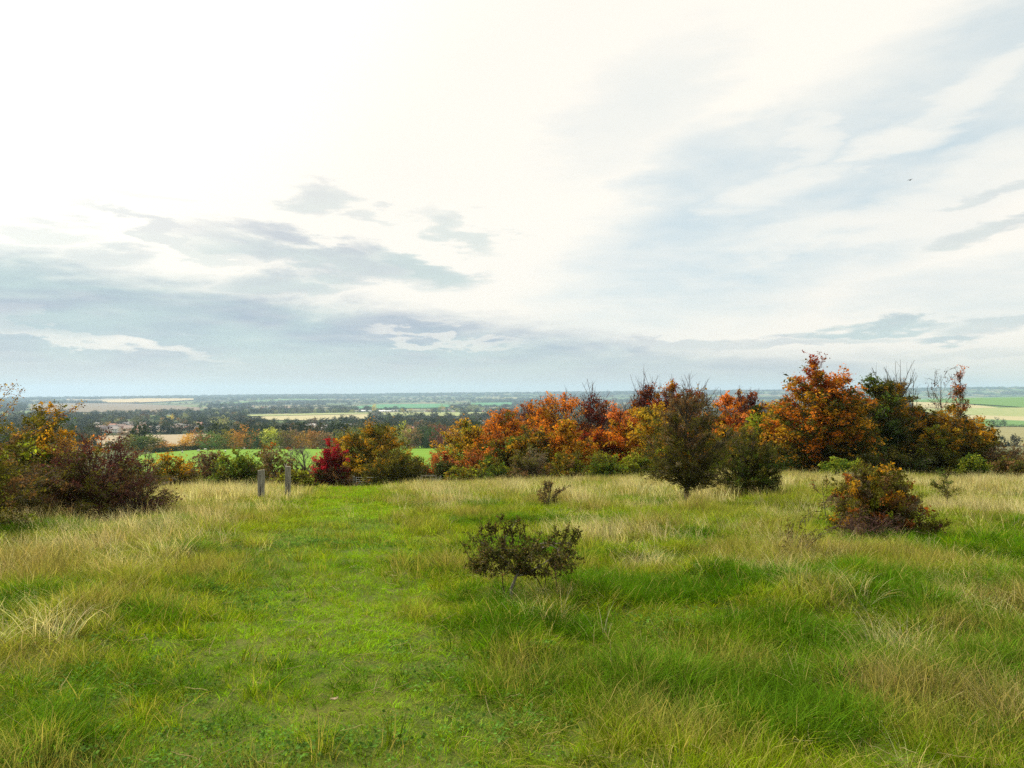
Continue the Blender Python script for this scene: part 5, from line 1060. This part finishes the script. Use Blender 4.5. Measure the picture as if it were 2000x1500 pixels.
def slope_rot(x, y):
    e = .4; gx = (H0(x + e, y) - H0(x - e, y)) / (2 * e); gy = (H0(x, y + e) - H0(x, y - e)) / (2 * e); return gx, gy
def pts(rs, y0, y1, dens, half=.82):
    wd = lambda v: half * np.maximum(v, 0) + 5.5          # half width of the strip that is sown
    wm = float(wd(y1)); n = int(dens * 2 * wm * (y1 - y0)); y = rs.uniform(y0, y1, n); x = rs.uniform(-wm, wm, n); k = np.abs(x) < wd(y); return x[k], y[k]
G_PATH = np.array([.235, .43, .005]); G_MEAD = np.array([.225, .32, .005]); G_LUSH = np.array([.082, .19, .005]); G_STR = np.array([.60, .55, .31]); G_TAN = np.array([.42, .34, .14]); G_COOL = np.array([.10, .17, .05])
def grass():
    rs = np.random.default_rng(99)
    bands = [(-3.0, 5.5, 1.0), (5.5, 11, 1.35), (11, 22, 2.2), (22, 42, 4.0), (42, 80, 7.0)]
    lod = {}
    for bi, (y0, y1, k) in enumerate(bands):
        w = .0038 * k ** .9; rr = .062 * k ** .85; q = 10 * bi; hk = 1 + .10 * (k - 1)
        lod[('short', bi)] = [tuft(500 + q + i, 52, rr * 1.25, .025, .065 * hk, w, 1.0, 0, .10, segs=3, spread=1.3) for i in range(3)]
        lod[('mead', bi)] = [tuft(600 + q + i, 40, rr * 1.05, .05, .19 * hk, w, .95, 0, .18, segs=4 if bi < 2 else 3, spread=1.0) for i in range(4)]
        lod[('lush', bi)] = [tuft(700 + q + i, 54, rr * 1.2, .12, .27, w * 1.1, 1.0, 0, .03, segs=5 if bi < 2 else 3, spread=.8) for i in range(3)]
        lod[('straw', bi)] = [tuft(800 + q + i, 15, rr * 1.4, .28, .62, w * .75, .45, -.12, 0, seedhead=5 if bi < 3 else 2, segs=5 if bi < 2 else 4, spread=.5) for i in range(4)]
    names = {'short': ('mown_grass', 'short bright green grass of the mown path', 'grass'), 'mead': ('meadow_grass', 'mixed green and yellowing grass of the meadow', 'grass'),
             'lush': ('lush_grass', 'dark green lush tussocky grass in patches', 'grass'), 'straw': ('dry_grass', 'tall pale straw coloured seed grass', 'grass')}
    for kind in names:
        protos = []; off = []
        for bi in range(len(bands)): off.append(len(protos)); protos += lod[(kind, bi)]
        coll = proto_collection(kind + '_tuft', protos); A = []
        for bi, (y0, y1, k) in enumerate(bands):
            dens = {'short': 330, 'mead': 190, 'lush': 150, 'straw': 85}[kind] / k ** 1.5
            x, y = pts(rs, y0, y1, dens); p, s, l = cover(x, y); u = rs.random(len(x))
            pr = {'short': p ** .8 + .12, 'mead': (1 - p * .93) * (1 - .55 * l), 'lush': l * 1.2, 'straw': s ** 1.25}[kind]
            # nothing under the mass of the copse
            pr = pr * (1 - .8 * sst(y, 58, 70) * (x > -9))
            kk = u < pr; x, y, p, s, l = x[kk], y[kk], p[kk], s[kk], l[kk]; n = len(x)
            f1 = fbm(x, y, 3.1, 71, 3)[:, None]; f2 = fbm(x, y, .9, 81, 2)[:, None]; f3 = fbm(x + 9, y, 5, 91, 2)[:, None]
            if kind == 'short': t = G_PATH * (1 - .4 * sst(f2, .45, .8)) ; t = t + (G_COOL * 1.3 - t) * sst(f3, .58, .8) * .5; t = t + (G_TAN * .6 - t) * sst(f1, .62, .85) * .4; sc = 1 + .3 * rs.normal(0, 1, n).clip(-1, 1); zs = sc * (.6 + 1.3 * sst(f2[:, 0], .35, .75))
            elif kind == 'mead': t = G_MEAD + (G_LUSH - G_MEAD) * sst(f1, .5, .75) * .6; t = t + (G_TAN * .7 - t) * np.clip(s[:, None] * .45 + .5 * sst(f2, .55, .8), 0, .7); sc = 1 + .22 * rs.normal(0, 1, n).clip(-2, 2); zs = sc * (.4 + 1.25 * sst(f2[:, 0], .3, .75)) * (1 + .35 * s)
            elif kind == 'lush': t = G_LUSH * (.85 + .5 * f2); t = t + (np.array([.12, .2, .02]) - t) * sst(f3, .45, .7) * .5; sc = .9 + .2 * rs.normal(0, 1, n).clip(-2, 2); zs = sc * (.45 + .65 * l)
            else: t = G_STR + (G_TAN - G_STR) * sst(f2, .35, .8) * .9; sc = 1 + .2 * rs.normal(0, 1, n).clip(-2, 2); zs = sc * (.36 + .42 * f1[:, 0] + .25 * s) * (.68 + .44 * sst(y, 6, 22))
            t = t * rs.uniform(.55, 1.35, (n, 1)); gx, gy = slope_rot(x, y)
            rot = np.column_stack([gy + rs.normal(0, .12, n), -gx + rs.normal(0, .12, n), rs.uniform(0, 6.28, n) if kind != 'straw' else rs.normal(0, .9, n)])
            A.append((np.column_stack([x, y, H0(x, y)]), rot, np.column_stack([sc, sc, zs]), off[bi] + rs.integers(0, len(lod[(kind, bi)]), n), t))
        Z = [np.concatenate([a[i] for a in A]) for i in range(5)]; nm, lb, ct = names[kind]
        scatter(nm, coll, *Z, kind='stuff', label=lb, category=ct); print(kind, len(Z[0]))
grass()

def weeds():
    rs = np.random.default_rng(401); protos = []
    for k in range(3):
        n = 26; a = rs.uniform(0, 6.28, n); r = .07 * np.sqrt(rs.random(n)); C = np.stack([np.cos(a) * r, np.sin(a) * r, rs.uniform(.015, .05, n)], -1)
        col = np.ones((n, 3)) * rs.uniform(.7, 1.3, (n, 1)); V, Fq, Cc = leaf_quads(rs, C, rs.uniform(.010, .022, n), col, .55, .85); protos.append(mk_mesh('clover', V, [Fq], [M_GRASS], {'col': Cc}))
    c = proto_collection('clover_patch', protos); x, y = pts(rs, -2, 13, 60); f = fbm(x, y, 1.3, 140, 3); p, s_, l = cover(x, y); k = (f + rs.normal(0, .06, len(f)) > .60) & (s_ < .4); x, y = x[k], y[k]; n = len(x)
    t = np.array([.10, .21, .03]) * rs.uniform(.6, 1.4, (n, 1)) * np.ones((n, 3)); sc = rs.uniform(.7, 1.5, n)
    scatter('clover', c, np.column_stack([x, y, H0(x, y)]), np.column_stack([np.zeros(n), np.zeros(n), rs.uniform(0, 6.28, n)]), np.column_stack([sc, sc, sc]), rs.integers(0, 3, n), t, kind='stuff', label='low clover and weed leaves between the grass blades', category='weeds')
    # dead straws lying about
    protos = []
    for k in range(3):
        P_ = np.array([[[0, 0, 0.02], [.03, .004, .028], [.065, .0, .026], [.10 + .02 * k, -.008, .032]]]); V, Q = tubes(P_, np.array([[.0012, .0012, .0011, .0007]]), 4); protos.append(mk_mesh('straw', V, [Q], [M_GRASS], {'col': np.ones((len(V), 3))}))
    c = proto_collection('fallen_straw', protos); x, y = pts(rs, -2, 14, 22); n = len(x); t = np.array([.5, .43, .24]) * rs.uniform(.6, 1.2, (n, 1)) * np.ones((n, 3)); sc = rs.uniform(.5, 1.6, n)
    scatter('fallen_straws', c, np.column_stack([x, y, H0(x, y) + .02]), np.column_stack([rs.normal(0, .2, n), rs.normal(0, .35, n), rs.uniform(0, 6.28, n)]), np.column_stack([sc, sc, sc]), rs.integers(0, 3, n), t, kind='stuff', label='dead pale straws lying on the short grass', category='straw')
    x, y, z = at(653, 1384, 1); t = thing('dry_leaf', 'curled pale dry leaf lying on the mown path', 'leaf', (x, y, z + .05), .5, (.55, .55, .6))
    g_ = np.linspace(-1, 1, 7); V = [(u * .045, v * .028 * (1 - u * u * .8), .018 * v * v + .012 * u * u) for u in g_ for v in np.linspace(-1, 1, 5)]; i = np.arange(35).reshape(7, 5)
    q = np.stack([i[:-1, :-1], i[:-1, 1:], i[1:, 1:], i[1:, :-1]], -1).reshape(-1, 4); M_D = simple('dead_leaf', (.35, .26, .15), (.62, .52, .36), 60, .8)
    obj('blade', mk_mesh('leaf_blade', np.array(V), [q], [M_D], smooth=True), t); m_ = MB(); m_.bar((.04, 0, .012), (.085, .01, .0), .0015, 5); obj('stalk', m_.mesh('stalk', [M_D]), t)
weeds()

# ------------------------------------------------------------------ air
def haze():
    m_, g = mat('haze_air'); v = g.N.new('ShaderNodeVolumePrincipled'); v.inputs['Color'].default_value = (.50, .70, .95, 1); v.inputs['Density'].default_value = 6.8e-5; v.inputs['Anisotropy'].default_value = .15
    o = g.N.new('ShaderNodeOutputMaterial'); g.L.new(v.outputs[0], o.inputs['Volume'])
    b = MB(); b.box(-19500, 19500, -19500, 19500, -190, 240); obj('haze', b.mesh('haze', [m_]), kind='stuff', label='pale blue air thickening towards the horizon', category='haze')
haze()
